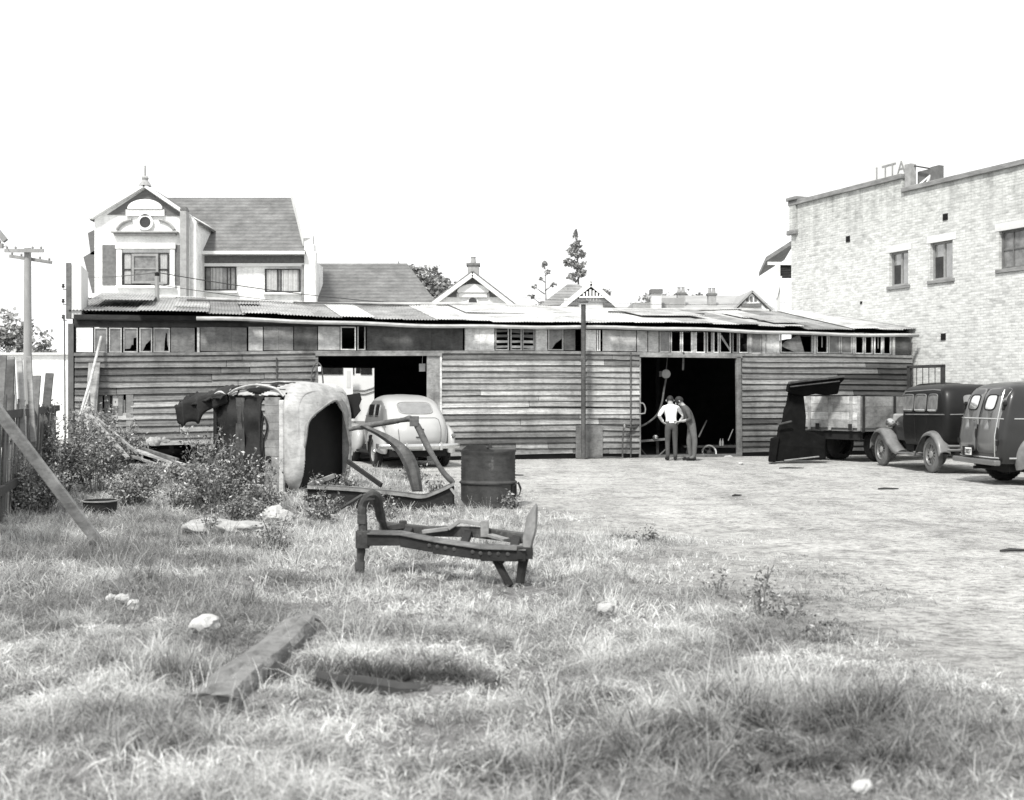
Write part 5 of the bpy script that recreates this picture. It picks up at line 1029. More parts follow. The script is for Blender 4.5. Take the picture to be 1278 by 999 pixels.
# torn wing reaching left
mb=MB(); P=[]
for i in range(34):
    t=i/33; s=.25-1.26*t; w=.46*(1-.35*t); zc=1.69-.06*t-.16*t*t+.03*math.sin(t*9)+.05*float(vn(t*7,1.,1,4)); row=[]
    for j in range(14):
        u=j/13-.5; rag=.07 if i>28 else .012; row.append((s+gg.uniform(-rag,rag),.26+u*w*1.6,zc+.05*math.cos(u*5)-.22*max(0,-u+.05)*(1.1-t*.3)+gg.uniform(-.02,.02)*(1+2*(i>26))))
    P.append(row)
mb.grid(P); mb.build('torn_wing','rust_dark',sh,smooth=True,solid=.03)
mb=MB(); P=[]
for i in range(24):
    t=i/23; s=-.95+1.2*t; top=1.63-.20*(1-t)**2; dep=.30+.12*math.sin(t*5)+.05*math.sin(t*17)
    P.append([(s+gg.uniform(-.01,.01),-.02+.05*math.sin(i*.9)+.05*j/5,top-dep*j/5+gg.uniform(-.015,.015)*(j>3)) for j in range(6)])
mb.grid(P); mb.build('torn_edge','rust_dark',sh,smooth=True,solid=.02)
mb=MB(); mb.tube(cr([(.0,.0,1.62),(.15,-.01,1.655),(.28,.0,1.62),(.36,.02,1.70)],6),[.012+.014*math.sin(i*.35) for i in range(19)],6); mb.build('folded_metal','shell_white',sh,smooth=True)
mb=MB(); mb.b2(-.36,-.02,.5,.53,.8,1.36); mb.build('inner_panel','rust_dark',sh)
for k in range(3): mb=MB(); mb.b2(-.36+.085*k,-.31+.085*k,.46,.48,.86,1.28); mb.build('slat','rust_pale',sh)
mb=MB(); mb.bar((-.05,.3,0),(-.05,.3,1.45),.08,.5); mb.build('bulkhead','black',sh)
mb=MB(); mb.add([(1.60,1.50,1.60),(1.92,1.50,1.64),(1.96,1.50,1.53),(1.90,1.50,1.42),(1.94,1.5,1.34),(1.80,1.5,1.2),(1.60,1.5,1.2)],[(0,1,2,3,4,5,6)]); mb.build('loose_panel','black',sh,solid=.03)
# ------------------------------------------------------------------ bent chassis wreck in front of the sedan
Yc=16.2; cb=gr(480,640); cb.y=Yc; cw=thing('bent_car_chassis','dark car sill and bent pillar frame lying before the pale sedan','car frame',tuple(cb))
def C(px,py,dy=0): return at(px,py,Yc+dy)-Vector(cb)
mb=MB(); sp_=cr([C(384,606),C(440,609),C(500,615),C(527,618),(C(548,611)),C(567,602)],6); P=[]
for i,p in enumerate(sp_):
    t=i/(len(sp_)-1); h=.36+.05*math.sin(t*3)-.3*max(0,t-.75); P.append([p+Vector((0,.16,.0)),p+Vector((0,0,.012)),p+Vector((0,-.03,-.01)),p+Vector((0,-.03,-.05)),p+Vector((0,-.0,-.07)),p+Vector((0,.02,-h)),p+Vector((0,.2,-h-.02))])
mb.grid(P); mb.build('sill','rust_dark',cw,smooth=True,angle=30,solid=.012)
mb=MB(); P=[[p+Vector((0,-.036,.004)),p+Vector((0,-.036,-.045))] for p in sp_]; mb.grid(P); P=[[p+Vector((0,.16,.006)),p+Vector((0,-.036,.006))] for p in sp_]; mb.grid(P); mb.build('sill_edge','rust_pale',cw,solid=.006)
mb=MB(); mb.add([C(400,612,.1),C(505,622,.1),C(530,628,.1),C(520,645,.1),C(430,640,.1),C(402,628,.1)],[(0,1,2,3,4,5)]); mb.build('underside_panel','black',cw,solid=.05)
mb=MB(); pts=cr([C(436,536,.5),C(462,531,.4),C(500,525,.2),C(514,523,.1),C(521,532,.05),C(535,560),C(552,588),C(566,603)],5); mb.tube(pts,[.030+.018*float(vn(i*.6,2.,1,3)) for i in range(len(pts))],8); mb.box(C(517,526,.05),(.12,.1,.14)); mb.build('pillar_rail','pipe',cw,smooth=True,angle=60)
mb=MB(); pts=cr([C(455,533,.4),C(480,545,.35),C(502,562,.3),C(514,585,.25),C(521,614,.2)],6); P=[]
for i,p in enumerate(pts):
    t=i/(len(pts)-1); w=.075+.035*math.sin(t*math.pi); P.append([p+Vector((-w,.02,0)),p+Vector((-w*.5,-.05,.02)),p+Vector((w*.5,-.05,.02)),p+Vector((w,.02,0)),p+Vector((0,.07,0))])
mb.grid(P,closev=True); mb.build('door_pillar','pipe',cw,smooth=True,angle=50)
mb=MB(); mb.bar(C(434,576,.8),C(476,606,.4),.04,.06); mb.build('stay','rust_dark',cw)
mb=MB(); mb.bar(C(385,606,.02),C(417,594,.3),.03,.06); mb.bar(C(560,606),C(585,640,-.1),.03,.03); mb.build('bent_strip','rust_pale',cw)
mb=MB(); pts=cr([C(402,650,-.4),C(430,632,-.3),C(452,618,-.2)],4); mb.tube(pts,.022,6); mb.build('loose_rod','rust',cw)
# ------------------------------------------------------------------ vehicles
class Body:
    def __init__(s,z,xr,xf,w,p,d=.4): s.z,s.xr,s.xf,s.w,s.p,s.d=z,xr,xf,w,p,d
    def pr(s,z): return pch(s.z,s.xr,z),pch(s.z,s.xf,z),pch(s.z,s.w,z)
    def pt(s,u,z):
        xr,xf,w=s.pr(z); c,d=math.cos(u),math.sin(u); e=2/s.p; a=(xf-xr)/2; D=min(s.d,a)
        return Vector(((xr+xf)/2+math.copysign(1,c)*(a-D)+D*math.copysign(abs(c)**e,c),w*math.copysign(abs(d)**e,d),z))
    def mesh(s,mb,n=72,lv=34):
        z0,z1=s.z[0],s.z[-1]; zs=[z0+(z1-z0)*(1-(1-i/lv)**1.9) for i in range(lv+1)]; rows=[[s.pt(2*math.pi*(j+.5)/n,z) for j in range(n)] for z in zs]
        mb.grid(rows,closev=True); mb.add(rows[-1],[tuple(range(n))])
    def end(s,y,z,off,rear=True):
        xr,xf,w=s.pr(z); a=(xf-xr)/2; D=min(s.d,a); k=max(0,1-min(1,abs(y)/w)**s.p)**(1/s.p); q=a-D+D*k; return Vector(((xr+xf)/2-q-off,y,z)) if rear else Vector(((xr+xf)/2+q+off,y,z))
    def side(s,x,z,off,sg):
        xr,xf,w=s.pr(z); a=(xf-xr)/2; D=min(s.d,a); v=max(0,(abs(x-(xr+xf)/2)-(a-D))/D); k=max(0,1-min(1,v)**s.p)**(1/s.p); return Vector((x,sg*(w*k+off),z))
def se(t,p): c,d=math.cos(t),math.sin(t); e=2/p; return math.copysign(abs(c)**e,c),math.copysign(abs(d)**e,d)
def patch(mb,fn,cx,cz,hx_,hz_,p=4,n=28,shear=0):
    rows=[]
    for r in (0.02,.35,.7,1):
        rows.append([fn(cx+hx_*r*se(2*math.pi*j/n,p)[0]+shear*hz_*r*se(2*math.pi*j/n,p)[1],cz+hz_*r*se(2*math.pi*j/n,p)[1]) for j in range(n)])
    mb.grid(rows,closev=True); mb.add(rows[0],[tuple(range(n))])
def bead(mb,fn,cx,cz,hx_,hz_,r,p=4,n=32,shear=0):
    mb.tube([fn(cx+hx_*se(2*math.pi*j/n,p)[0]+shear*hz_*se(2*math.pi*j/n,p)[1],cz+hz_*se(2*math.pi*j/n,p)[1]) for j in range(n+1)],r,6,cap=False)
def line(mb,fn,pts,r):
    k=[]
    for (a,b),(c,d) in zip(pts,pts[1:]): k+=[fn(a+(c-a)*i/8,b+(d-b)*i/8) for i in range(8)]
    k.append(fn(*pts[-1])); mb.tube(k,r,6)
def wheel(par,x,y,r,w,sg,mt='tyre',mr='rim_grey',hub='chrome',spokes=0):
    T=Matrix.Translation((x,y,r))@Matrix.Rotation(R(-90*sg),4,'X')   # +z -> outward
    mb=MB(); ri=r*.66; mb.lathe([(ri,-w/2),(r*.86,-w*.52),(r*.97,-w*.38),(r,-w*.2),(r,w*.2),(r*.97,w*.38),(r*.86,w*.52),(ri,w/2)],36,T)
    for k in range(36):
        a=2*math.pi*k/36; mb.bar(T@Vector((r*1.0*math.cos(a),r*1.0*math.sin(a),-w*.28)),T@Vector((r*math.cos(a+.05),r*math.sin(a+.05),w*.28)),.018,.012)
    ty=mb.build('tyre',mt,None,smooth=True)
    mb=MB(); mb.lathe([(ri+.004,-w*.4),(ri,w*.42),(ri*.93,w*.46),(ri*.88,w*.3),(ri*.5,w*(.12 if not spokes else .0)),(ri*.3,w*.2),(ri*.3,w*.32),(0,w*.36)] if not spokes else [(ri+.004,-w*.4),(ri,w*.42),(ri*.93,w*.46),(ri*.86,w*.25),(ri*.84,-w*.3)],30,T)
    if spokes:
        for k in range(spokes): a=2*math.pi*k/spokes; mb.bar(T@Vector((.05*math.cos(a),.05*math.sin(a),w*.15)),T@Vector((ri*.88*math.cos(a),ri*.88*math.sin(a),w*.1)),.03,.03)
        mb.lathe([(.085,-w*.2),(.085,w*.2),(0,w*.22)],16,T)
    rim=mb.build('rim',mr,None,smooth=True); e=bpy.data.objects.new('wheel',None); COL.objects.link(e); e.parent=par; ty.parent=e; rim.parent=e
    mb=MB(); mb.lathe([(ri*.32,w*.30),(ri*.28,w*.42),(0,w*.5)],18,T); mb.build('hub_cap',hub,e,smooth=True); return e
def ellipsoid_fender(par,c,r,cut,wheel_c=None,wr=.36,m='fender_grey',name='fender',p=2.4):
    mb=MB(); n1,n2=40,20
    for i in range(n1):
        for j in range(n2):
            def Q(i,j):
                a=2*math.pi*i/n1; b=math.pi*(j/n2-.5); f=math.cos(b)**(2/p); ca,sa=se(a,p); return Vector((c[0]+r[0]*ca*f,c[1]+r[1]*math.copysign(abs(math.sin(b))**(2/p),math.sin(b)),c[2]+r[2]*sa*f))
            q=[Q(i,j),Q(i+1,j),Q(i+1,j+1),Q(i,j+1)]; m_=sum(q,Vector())/4
            if m_.z<cut: continue
            if wheel_c and (m_.x-wheel_c[0])**2+(m_.z-wheel_c[1])**2<wr*wr and abs(m_.y)>abs(c[1]): continue
            mb.add(q,[(0,1,2,3)])
    o=mb.build(name,m,par,smooth=True,recalc=False); bm=bmesh.new(); bm.from_mesh(o.data); bmesh.ops.remove_doubles(bm,verts=bm.verts,dist=1e-4); bmesh.ops.recalc_face_normals(bm,faces=bm.faces); bm.to_mesh(o.data); bm.free(); o.data.polygons.foreach_set('use_smooth',[True]*len(o.data.polygons))
    return o
# --- pale sedan, tail to the camera
sed=thing('pale_sedan','pale rounded old sedan parked tail first before the left doorway','car',(-2.02,26.05,0),R(109))
B=Body([.40,.5,.62,.8,.98,1.10,1.22,1.36,1.48,1.57,1.63,1.655],[.10,.03,.0,.02,.10,.20,.34,.52,.74,1.02,1.40,1.9],[2.95,3,3,3,2.98,2.93,2.85,2.7,2.55,2.4,2.2,2.0],[.66,.69,.71,.72,.715,.70,.68,.655,.615,.54,.40,.08],3.4,.6)
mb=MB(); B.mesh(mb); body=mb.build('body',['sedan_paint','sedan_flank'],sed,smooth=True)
body.data.polygons.foreach_set('material_index',[1 if abs(p.normal.y)>.8 and p.center.x>.4 else 0 for p in body.data.polygons])  # faces turned sideways get the darker grey
rear=lambda o:(lambda y,z:B.end(y,z,o)); lft=lambda o:(lambda x,z:B.side(x,z,o,1))
mb=MB(); patch(mb,rear(.004),0,1.34,.37,.115,4.5); wn=mb.build('rear_window','glass_mid',sed,smooth=True); mb=MB(); bead(mb,rear(.008),0,1.34,.385,.13,.014,4.5); mb.build('frame','rim_grey',wn,smooth=True)
for (x,hx_) in ((1.35,.22),(1.98,.32),(2.55,.17)):
    mb=MB(); patch(mb,lft(.004),x,1.28,hx_,.12,5); w=mb.build('side_window','glass_dark',sed,smooth=True); mb=MB(); bead(mb,lft(.006),x,1.28,hx_+.012,.135,.01,5); mb.build('frame','chrome',w,smooth=True)
mb=MB(); P=[(-.47,1.08),(-.49,.9),(-.47,.62),(-.40,.52),(.40,.52),(.47,.62),(.49,.9),(.47,1.08),(.40,1.12),(-.40,1.12),(-.47,1.08)]; line(mb,rear(.003),P,.008); mb.build('boot_seam','mid_wood',sed,smooth=True)
mb=MB()
P=[]
for z in [.54+.05*i for i in range(12)]:
    P.append([B.end(y,z,.0+.05*(1-abs(y/.46)**4)*(1-abs((z-.82)/.32)**4)) for y in [-.45+.9*j/20 for j in range(21)]])
mb.grid(P); mb.build('boot_lid','sedan_paint',sed,smooth=True)
mb=MB(); mb.tube([(-.03,0,.86),(-.05,0,.83)],.03,8); mb.box(B.end(0,.87,.06),(.03,.13,.03)); mb.box(B.end(0,.83,.06),(.03,.05,.06)); mb.bar(B.end(-.12,.70,.065),B.end(.12,.70,.065),.012,.02); mb.build('boot_handle','black',sed)
mb=MB(); mb.tube(cr([(.30,-.93,.50),(.02,-.88,.50),(-.12,-.5,.5),(-.14,0,.5),(-.12,.5,.5),(.02,.88,.50),(.30,.93,.50)],6),.0,8) if False else None
pts=cr([(.34,-.93,.5),(.06,-.90,.5),(-.13,-.55,.5),(-.16,0,.5),(-.13,.55,.5),(.06,.90,.5),(.34,.93,.5)],6); mb.grid([[p+Vector((0,0,-.055)),p+Vector((-.025,0,-.03)),p+Vector((-.03,0,0)),p+Vector((-.025,0,.03)),p+Vector((0,0,.055)),p+Vector((.03,0,0))] for p in pts],closev=True)
for y in (-.42,-.02,.36): mb.box((-.17,y,.5),(.05,.05,.17))
mb.build('rear_bumper','chrome',sed,smooth=True,bevel=0)
for sg in (1,-1):
    ellipsoid_fender(sed,(.92,sg*.78,.50),(.78,.15,.46),.36,(.95,.36),.37,'sedan_paint'); wheel(sed,.95,sg*.79,.345,.17,sg,'tyre','rim_grey')
    ellipsoid_fender(sed,(3.75,sg*.72,.52),(.72,.2,.42),.26,(3.7,.36),.36,'sedan_paint'); wheel(sed,3.72,sg*.72,.345,.17,sg)
    mb=MB(); mb.b2(1.5,3.1,sg*.70-.1,sg*.70+.12,.27,.33); mb.build('running_board','black',sed,bevel=.02)
    mb=MB(); mb.lathe([(0,0),(.045,0),(.05,.04),(.03,.08),(0,.09)],14,Matrix.Translation((.2,sg*.80,.72))@Matrix.Rotation(R(-90),4,'Y')); mb.build('tail_lamp','glass_dusty',sed,smooth=True)
Hd=Body([.45,.7,.9,1.0,1.05,1.07],[2.6]*6,[4.25,4.3,4.22,4.1,3.9,3.6],[.42,.45,.44,.38,.26,.05],2.6); mb=MB(); Hd.mesh(mb,48,18); mb.build('bonnet','sedan_paint',sed,smooth=True)
mb=MB(); mb.b2(.25,4.0,-.66,.66,.26,.42); mb.build('chassis','black',sed)
# --- old saloon with its left side and tail to the camera
old=thing('old_saloon','black boxy vintage saloon with grey mudguards beside the van','car',(9.52,24.78,0),R(95.5))
O=Body([.55,.62,.8,1.1,1.3,1.5,1.66,1.76,1.83,1.86],[-.40,-.52,-.60,-.62,-.60,-.56,-.50,-.42,-.25,.1],[1.6,1.6,1.6,1.58,1.55,1.55,1.55,1.5,1.35,1.0],[.62,.66,.69,.71,.71,.70,.68,.64,.52,.2],5,.30)
mb=MB(); O.mesh(mb); mb.build('body','black_paint',old,smooth=True)
ol=lambda o:(lambda x,z:O.side(x,z,o,1)); orr=lambda o:(lambda y,z:O.end(y,z,o))
for x,h in ((-.02,.19),(.56,.25),(1.15,.22)):
    mb=MB(); patch(mb,ol(.003),x,1.46,h,.16,6); w=mb.build('side_window','glass_dusty',old,smooth=True); mb=MB(); bead(mb,ol(.004),x,1.46,h+.02,.18,.014,6); mb.build('frame','fender_grey',w,smooth=True)
    mb=MB(); mb.tube([ol(.012)(x-h,1.305),ol(.012)(x+h,1.305)],.016,6); mb.build('sill_strip','chrome',w)
mb=MB(); line(mb,ol(.008),[(-.52,1.22),(1.52,1.2)],.014); line(mb,orr(.008),[(.60,1.22),(-.60,1.24)],.014); line(mb,ol(.006),[(-.3,1.72),(.0,1.735),(1.4,1.70)],.015); mb.build('belt_moulding','fender_grey',old,smooth=True)
mb=MB(); line(mb,ol(.002),[(.84,.62),(.84,1.62)],.005); line(mb,ol(.002),[(.24,.8),(.24,1.62)],.005); mb.build('door_seam','black',old)
mb=MB(); patch(mb,orr(.004),0,1.5,.3,.13,5); mb.build('rear_window','glass_dusty',old,smooth=True)
mb=MB(); P=[[Vector((x,w*math.sin(t)*(.62 if x<2.5 else .55)/.6*.62,.62+h*max(0,math.cos(t))**.7)) for t in [math.pi*(k/14-.5) for k in range(15)]] for x,w,h in ((1.5,1,.62),(2.1,.85,.60),(2.7,.72,.58),(2.74,.70,.56))]; mb.grid(P); mb.add(P[-1],[tuple(range(15))]); mb.build('bonnet','black_paint',old,smooth=True)
mb=MB(); mb.b2(1.5,2.7,-.45,.45,.45,.63); mb.build('engine_side','rust_dark',old)
mb=MB(); mb.b2(2.70,2.80,-.36,.36,.5,1.2); mb.build('radiator','rim_grey',old,bevel=.04)
def strip_fender(par,pts,y0,y1,m='fender_grey',crown=.05):
    k=cr(pts,7); P=[]
    for p in k: P.append([Vector((p.x,y0+(y1-y0)*j/8,p.z+crown*math.sin(math.pi*j/8)*1.0-(.05 if j in(0,8) else 0))) for j in range(9)])
    mb=MB(); mb.grid(P); return mb.build('mudguard',m,par,smooth=True,solid=.008)
for sg in (1,-1):
    strip_fender(old,[(3.02,0,.42),(2.98,0,.62),(2.82,0,.78),(2.58,0,.83),(2.32,0,.74),(2.05,0,.56),(1.8,0,.42),(1.55,0,.36)],sg*.46,sg*.82)
    strip_fender(old,[(.62,0,.36),(.48,0,.55),(.26,0,.76),(.0,0,.83),(-.26,0,.78),(-.46,0,.60),(-.56,0,.40)],sg*.55,sg*.83)
    mb=MB(); mb.b2(.55,1.62,sg*.66-.14,sg*.66+.14,.33,.37); mb.build('running_board','fender_grey',old,bevel=.008)
    wheel(old,0,sg*.69,.375,.13,sg,'tyre_dusty','fender_grey','rim_grey',12); wheel(old,2.6,sg*.67,.375,.13,sg,'tyre_dusty','fender_grey','rim_grey',12)
    mb=MB(); T=Matrix.Translation((2.72,sg*.42,.98))@Matrix.Rotation(R(90),4,'Y'); mb.lathe([(0,-.16),(.06,-.14),(.10,-.06),(.115,.02),(.12,.05),(.105,.06),(0,.075)],20,T); mb.build('headlamp','chrome',old,smooth=True)
mb=MB()
for z in (.50,.58): mb.tube(cr([(-.78,-.72,z),(-.84,-.4,z),(-.86,0,z),(-.84,.4,z),(-.76,.74,z)],4),.028,8)
for y in (-.4,.4): mb.tube([(-.82,y,.54),(-.5,y,.5)],.02,6)
mb.build('rear_bumper','fender_grey',old,smooth=True)
mb=MB(); mb.b2(-.55,2.75,-.4,.4,.38,.5); mb.b2(1.2,1.6,.46,.56,.4,.85); mb.build('chassis','black',old)
mb=MB(); mb.b2(1.55,1.57,-.6,.6,1.3,1.62); mb.build('windscreen','glass_dark',old)
mb=MB(); mb.prism([(1.54,1.66),(1.72,1.60),(1.70,1.64),(1.54,1.74)],-.6,.6); mb.build('visor','fender_grey',old)
# --- van cut by the right edge
van=thing('delivery_van','dark rounded panel van with twin rear doors at the right edge','van',(8.43,21.4,0),R(2))
V=Body([.40,.5,.8,1.1,1.35,1.55,1.68,1.77,1.83,1.86],[.04,.02,.0,.04,.10,.16,.22,.31,.46,.8],[4.3]*7+[4.2,4.0,3.5],[.84,.88,.91,.91,.89,.85,.79,.69,.5,.15],4.5,.22)
mb=MB(); mb.m=0; V.mesh(mb,96,40); vb=mb.build('body','van_paint',van,smooth=True)
vr=lambda o:(lambda y,z:V.end(y,z,o)); vs_=lambda o:(lambda x,z:V.side(x,z,o,-1))
for sg in (1,-1):
    mb=MB(); patch(mb,vr(.010),sg*.40,1.16,.39,.58,9); d=mb.build('rear_door','van_rear',van,smooth=True,solid=.008)
    mb=MB(); patch(mb,vr(.014),sg*.34,1.48,.20,.125,4); mb.build('window','glass_sky',d,smooth=True); mb=MB(); bead(mb,vr(.016),sg*.34,1.48,.21,.135,.012,4); mb.build('window_seal','black',d,smooth=True)
    mb=MB()
    for z in (.72,1.35): mb.tube([vr(.02)(sg*.80,z),vr(.02)(sg*.80,z+.09)],.02,8)
    mb.build('hinge','black',d)
mb=MB(); mb.box(vr(.04)(-.05,1.13),(.03,.05,.10)); mb.bar(vr(.05)(-.05,1.15),vr(.05)(.10,1.15),.02,.02); mb.build('door_handle','chrome',van)
mb=MB(); line(mb,vr(.010),[(-.86,1.19),(.86,1.19)],.012); line(mb,vs_(.006),[(.28,1.19),(3.9,1.19)],.012); line(mb,vr(.01),[(-.80,.50),(.80,.50)],.016); line(mb,vs_(.008),[(.2,.50),(.33,.50)],.016); mb.build('chrome_strip','chrome',van,smooth=True)
mb=MB(); line(mb,vr(.006),[(0,.6),(0,1.72)],.007); mb.build('door_gap','black',van)
mb=MB(); mb.tube([V.pt(math.pi+.62,z)+Vector((-.004,-.008,0)) for z in [.5+.06*i for i in range(21)]],.012,6); mb.build('corner_bead','chrome',van,smooth=True)
mb=MB(); mb.b2(-.07,.05,-.90,.90,.37,.47); mb.build('rear_bumper','van_rear',van,bevel=.025)
pl_=thing('tmp','x','y') if False else None
mb=MB(); mb.box((-.045,.26,.585),(.02,.40,.17)); np_=mb.build('plate_holder','black',van); mb=MB(); mb.box((-.058,.20,.585),(.008,.27,.135)); npl=mb.build('number_plate','white_trim',np_,bevel=.006)
lettering('plate_lettering',[('300',.125,(-.0635,.325,.54),(R(90),0,R(-90))),('7',.125,(-.0635,.135,.54),(R(90),0,R(-90)))],'black',np_)
for sg in (-1,1):
    ellipsoid_fender(van,(.92,sg*.86,.48),(.60,.17,.50),.30,(.88,.36),.37,'fender_grey'); wheel(van,.88,sg*.80,.37,.17,sg,'tyre_dusty' if sg<0 else 'tyre','rim_grey'); wheel(van,3.5,sg*.80,.37,.17,sg,'tyre','rim_grey')
mb=MB(); mb.b2(.3,4,-.7,.7,.25,.42); mb.tube([(-.02,.05,.30),(.6,.1,.32)],.03,8); mb.build('chassis','black',van)
for sg in(1,-1): mb=MB(); mb.lathe([(0,0),(.04,0),(.04,.04),(0,.055)],12,Matrix.Translation(vr(.0)(sg*.80,1.45))@Matrix.Rotation(R(-90),4,'Y')); mb.build('tail_lamp','black',van,smooth=True)
# --- tray truck
tr=thing('tray_truck','old truck with weathered wooden drop-side tray by the brick wall','truck',(7.9,29.17,0),R(30))
tz0,tz1=.84,1.62
mb=MB(); g=random.Random(8)
for k in range(4): mb.tone=g.uniform(1.4,2.3); z=tz0+k*.195; mb.b2(-.035,0,-.98,.98,z,z+.185)
tg=mb.build('tailgate','plank',tr,bevel=.006)
for y in (-.96,-.7,.0,.7,.94): mb=MB(); mb.tone=1.5; mb.b2(-.06,-.036,y-.045,y+.045,tz0-.06,tz1-.0); mb.build('tailgate_cleat','plank',tg)
for y in (-.7,.4): mb=MB(); mb.b2(-.085,-.061,y-.05,y+.05,tz0-.05,tz0+.1); mb.build('hinge','rust_dark',tg)
for sg in (-1,1):
    mb=MB()
    for k in range(3): mb.tone=.75*g.uniform(.8,1.15); z=tz0+.02+k*.25; mb.b2(.005,3.3,sg*1.0-.015,sg*1.0+.015,z,z+.245)
    mb.tone=1.0; s_=mb.build('side_board','plank',tr,bevel=.004); mb=MB()
    for x in (.04,1.1,2.2,3.2): mb.b2(x-.03,x+.03,sg*1.03-.015,sg*1.03+.02,tz0-.1,tz1+.0)
    mb.build('stake','rust_dark',s_)
mb=MB(); mb.b2(0,3.3,-.98,.98,tz0-.08,tz0); mb.build('tray_floor','mid_wood',tr); mb=MB(); mb.b2(.1,5.3,-.45,-.3,.55,.74); mb.b2(.1,5.3,.3,.45,.55,.74); mb.b2(.05,.15,-.9,.9,.55,.74); mb.build('chassis','black',tr)
mb=MB()
for y in (-.55,.55): mb.b2(3.36,3.44,y-.05,y+.05,tz0,2.42)
mb.b2(3.36,3.44,-.6,.6,2.36,2.44); mb.b2(3.36,3.44,-.6,.6,1.7,1.78)
for y in (-.3,-.1,.1,.3): mb.b2(3.39,3.41,y-.008,y+.008,1.78,2.36)
mb.build('headboard_frame','dark_wood_and_shade',tr,bevel=.006)
CB=Body([.6,.8,1.2,1.6,1.85,1.95,1.98],[3.5,3.5,3.5,3.5,3.55,3.65,3.9],[4.5,4.6,4.6,4.5,4.45,4.3,4.1],[.62,.66,.68,.66,.6,.5,.2],5,.25); mb=MB(); CB.mesh(mb,48,18); mb.build('cab','black_paint',tr,smooth=True)
mb=MB(); mb.b2(4.5,5.3,-.4,.4,.6,1.15); mb.build('bonnet','black_paint',tr,bevel=.08)
for x,ys in ((.95,(-.86,-.62,.62,.86)),(4.7,(-.75,.75))):
    for y in ys: wheel(tr,x,y,.42,.19,1 if y>0 else -1,'tyre','rust_dark','rust_dark')
# --- black cab shell leaning left of the tray
cs_=gp(995,577); cs_.y=28.3; cs_.x=(995-CX)/F*28.3; cabs=thing('cab_shell','black rusted truck cab shell leaning open beside the wooden tray','truck cab',(cs_.x,28.3,0))
def K(px,py,dy=0): return at(px,py,28.3+dy)-Vector((cs_.x,28.3,0))
def slab(mb,pts,dep):
    n=len(pts); vs=list(pts)+[p+Vector(dep) for p in pts]; mb.add(vs,[tuple(range(n)),tuple(range(2*n-1,n-1,-1))]+[(i,i+n,(i+1)%n+n,(i+1)%n) for i in range(n)])
mb=MB(); slab(mb,[K(962,577,-.2),K(985,575,-.1),K(1031,574,.1),K(1030,560,.15),K(1031,547,.2),K(1018,541,.25),K(1005,538,.3),K(1006,520,.4),K(1003,493,.5),K(996,490,.5),K(984,488,.5),K(981,505,.4),K(978,512,.35),K(976,526,.25),K(971,534,.2),K(968,556,-.05)],(.06,.28,0)); mb.build('cab_side','cab_black',cabs,bevel=.03)
mb=MB(); slab(mb,[K(983,490,.25),K(985,480,.2),K(1000,477,.22),K(1052,470,.3),K(1055,473,.32),K(1049,479,.4),K(1046,492,.5),K(1030,494,.48),K(1018,492,.47),K(1004,495,.45)],(.06,.5,.03)); mb.build('cab_roof','cab_black',cabs,bevel=.03)
mb=MB(); mb.bar(K(984,478,.15),K(1054,470,.25),.06,.05); mb.bar(K(986,483,.15),K(1048,476,.25),.05,.03); mb.build('roof_edge','rust',cabs,bevel=.01)
mb=MB(); mb.bar(K(971,530,-.02),K(988,526,.1),.05,.04); mb.build('cab_bracket','rust',cabs,bevel=.008)
mb=MB(); mb.bar(K(979,575,-.35),K(1022,570,-.1),.05,.03); mb.build('bottom_rail','rust_pale',cabs,bevel=.008)
mb=MB(); slab(mb,[K(959,577,-.3),K(968,577,-.3),K(973,545,-.1),K(962,548,-.15)],(.1,.5,0)); mb.build('mudguard','cab_black',cabs,bevel=.02)

# ------------------------------------------------------------------ people in the right doorway
def skin_mesh(nodes,edges,mats,matf,name,parent,scale=1):
    me=bpy.data.meshes.new('t'); names=list(nodes); me.from_pydata([nodes[k][0] for k in names],[(names.index(a),names.index(b)) for a,b in edges],[])
    ob=bpy.data.objects.new('t',me); COL.objects.link(ob); ob.modifiers.new('s','SKIN'); sv=me.skin_vertices[0].data
    for i,k in enumerate(names): r=nodes[k][1]; sv[i].radius=(r,r) if not isinstance(r,tuple) else r; sv[i].use_root=(i==0)
    sb=ob.modifiers.new('u','SUBSURF'); sb.levels=2; sb.render_levels=2
    dg=bpy.context.evaluated_depsgraph_get(); m2=bpy.data.meshes.new_from_object(ob.evaluated_get(dg)); bpy.data.objects.remove(ob)
    m2.materials.clear()
    for q in mats: m2.materials.append(M[q])
    m2.polygons.foreach_set('material_index',[matf(p.center) for p in m2.polygons]); m2.polygons.foreach_set('use_smooth',[True]*len(m2.polygons)); m2.name=name
    return m2
def hand_geo(mb,w,d,n,sc=1):       # wrist, direction, palm normal
    w,d,n=Vector(w),Vector(d).normalized(),Vector(n); n=(n-d*n.dot(d)).normalized(); s=d.cross(n)
    mb.hexa([w-s*.025-n*.012,w+s*.025-n*.012,w+s*.025+n*.012,w-s*.025+n*.012,w+d*.085-s*.042-n*.011,w+d*.085+s*.042-n*.011,w+d*.085+s*.042+n*.011,w+d*.085-s*.042+n*.011])
    for k,l in ((-.032,.07),(-.011,.08),(.011,.075),(.032,.058)):
        b=w+d*.082+s*k; mb.tube([b,b+d*l*.5+n*.012,b+d*l*.8+n*.035,b+d*l*.9+n*.05],[.009,.0085,.0075,.006],6)
    b=w+d*.03-s*.035; mb.tube([b,b-s*.025+d*.03+n*.01,b-s*.03+d*.06+n*.025],[.011,.010,.008],6)
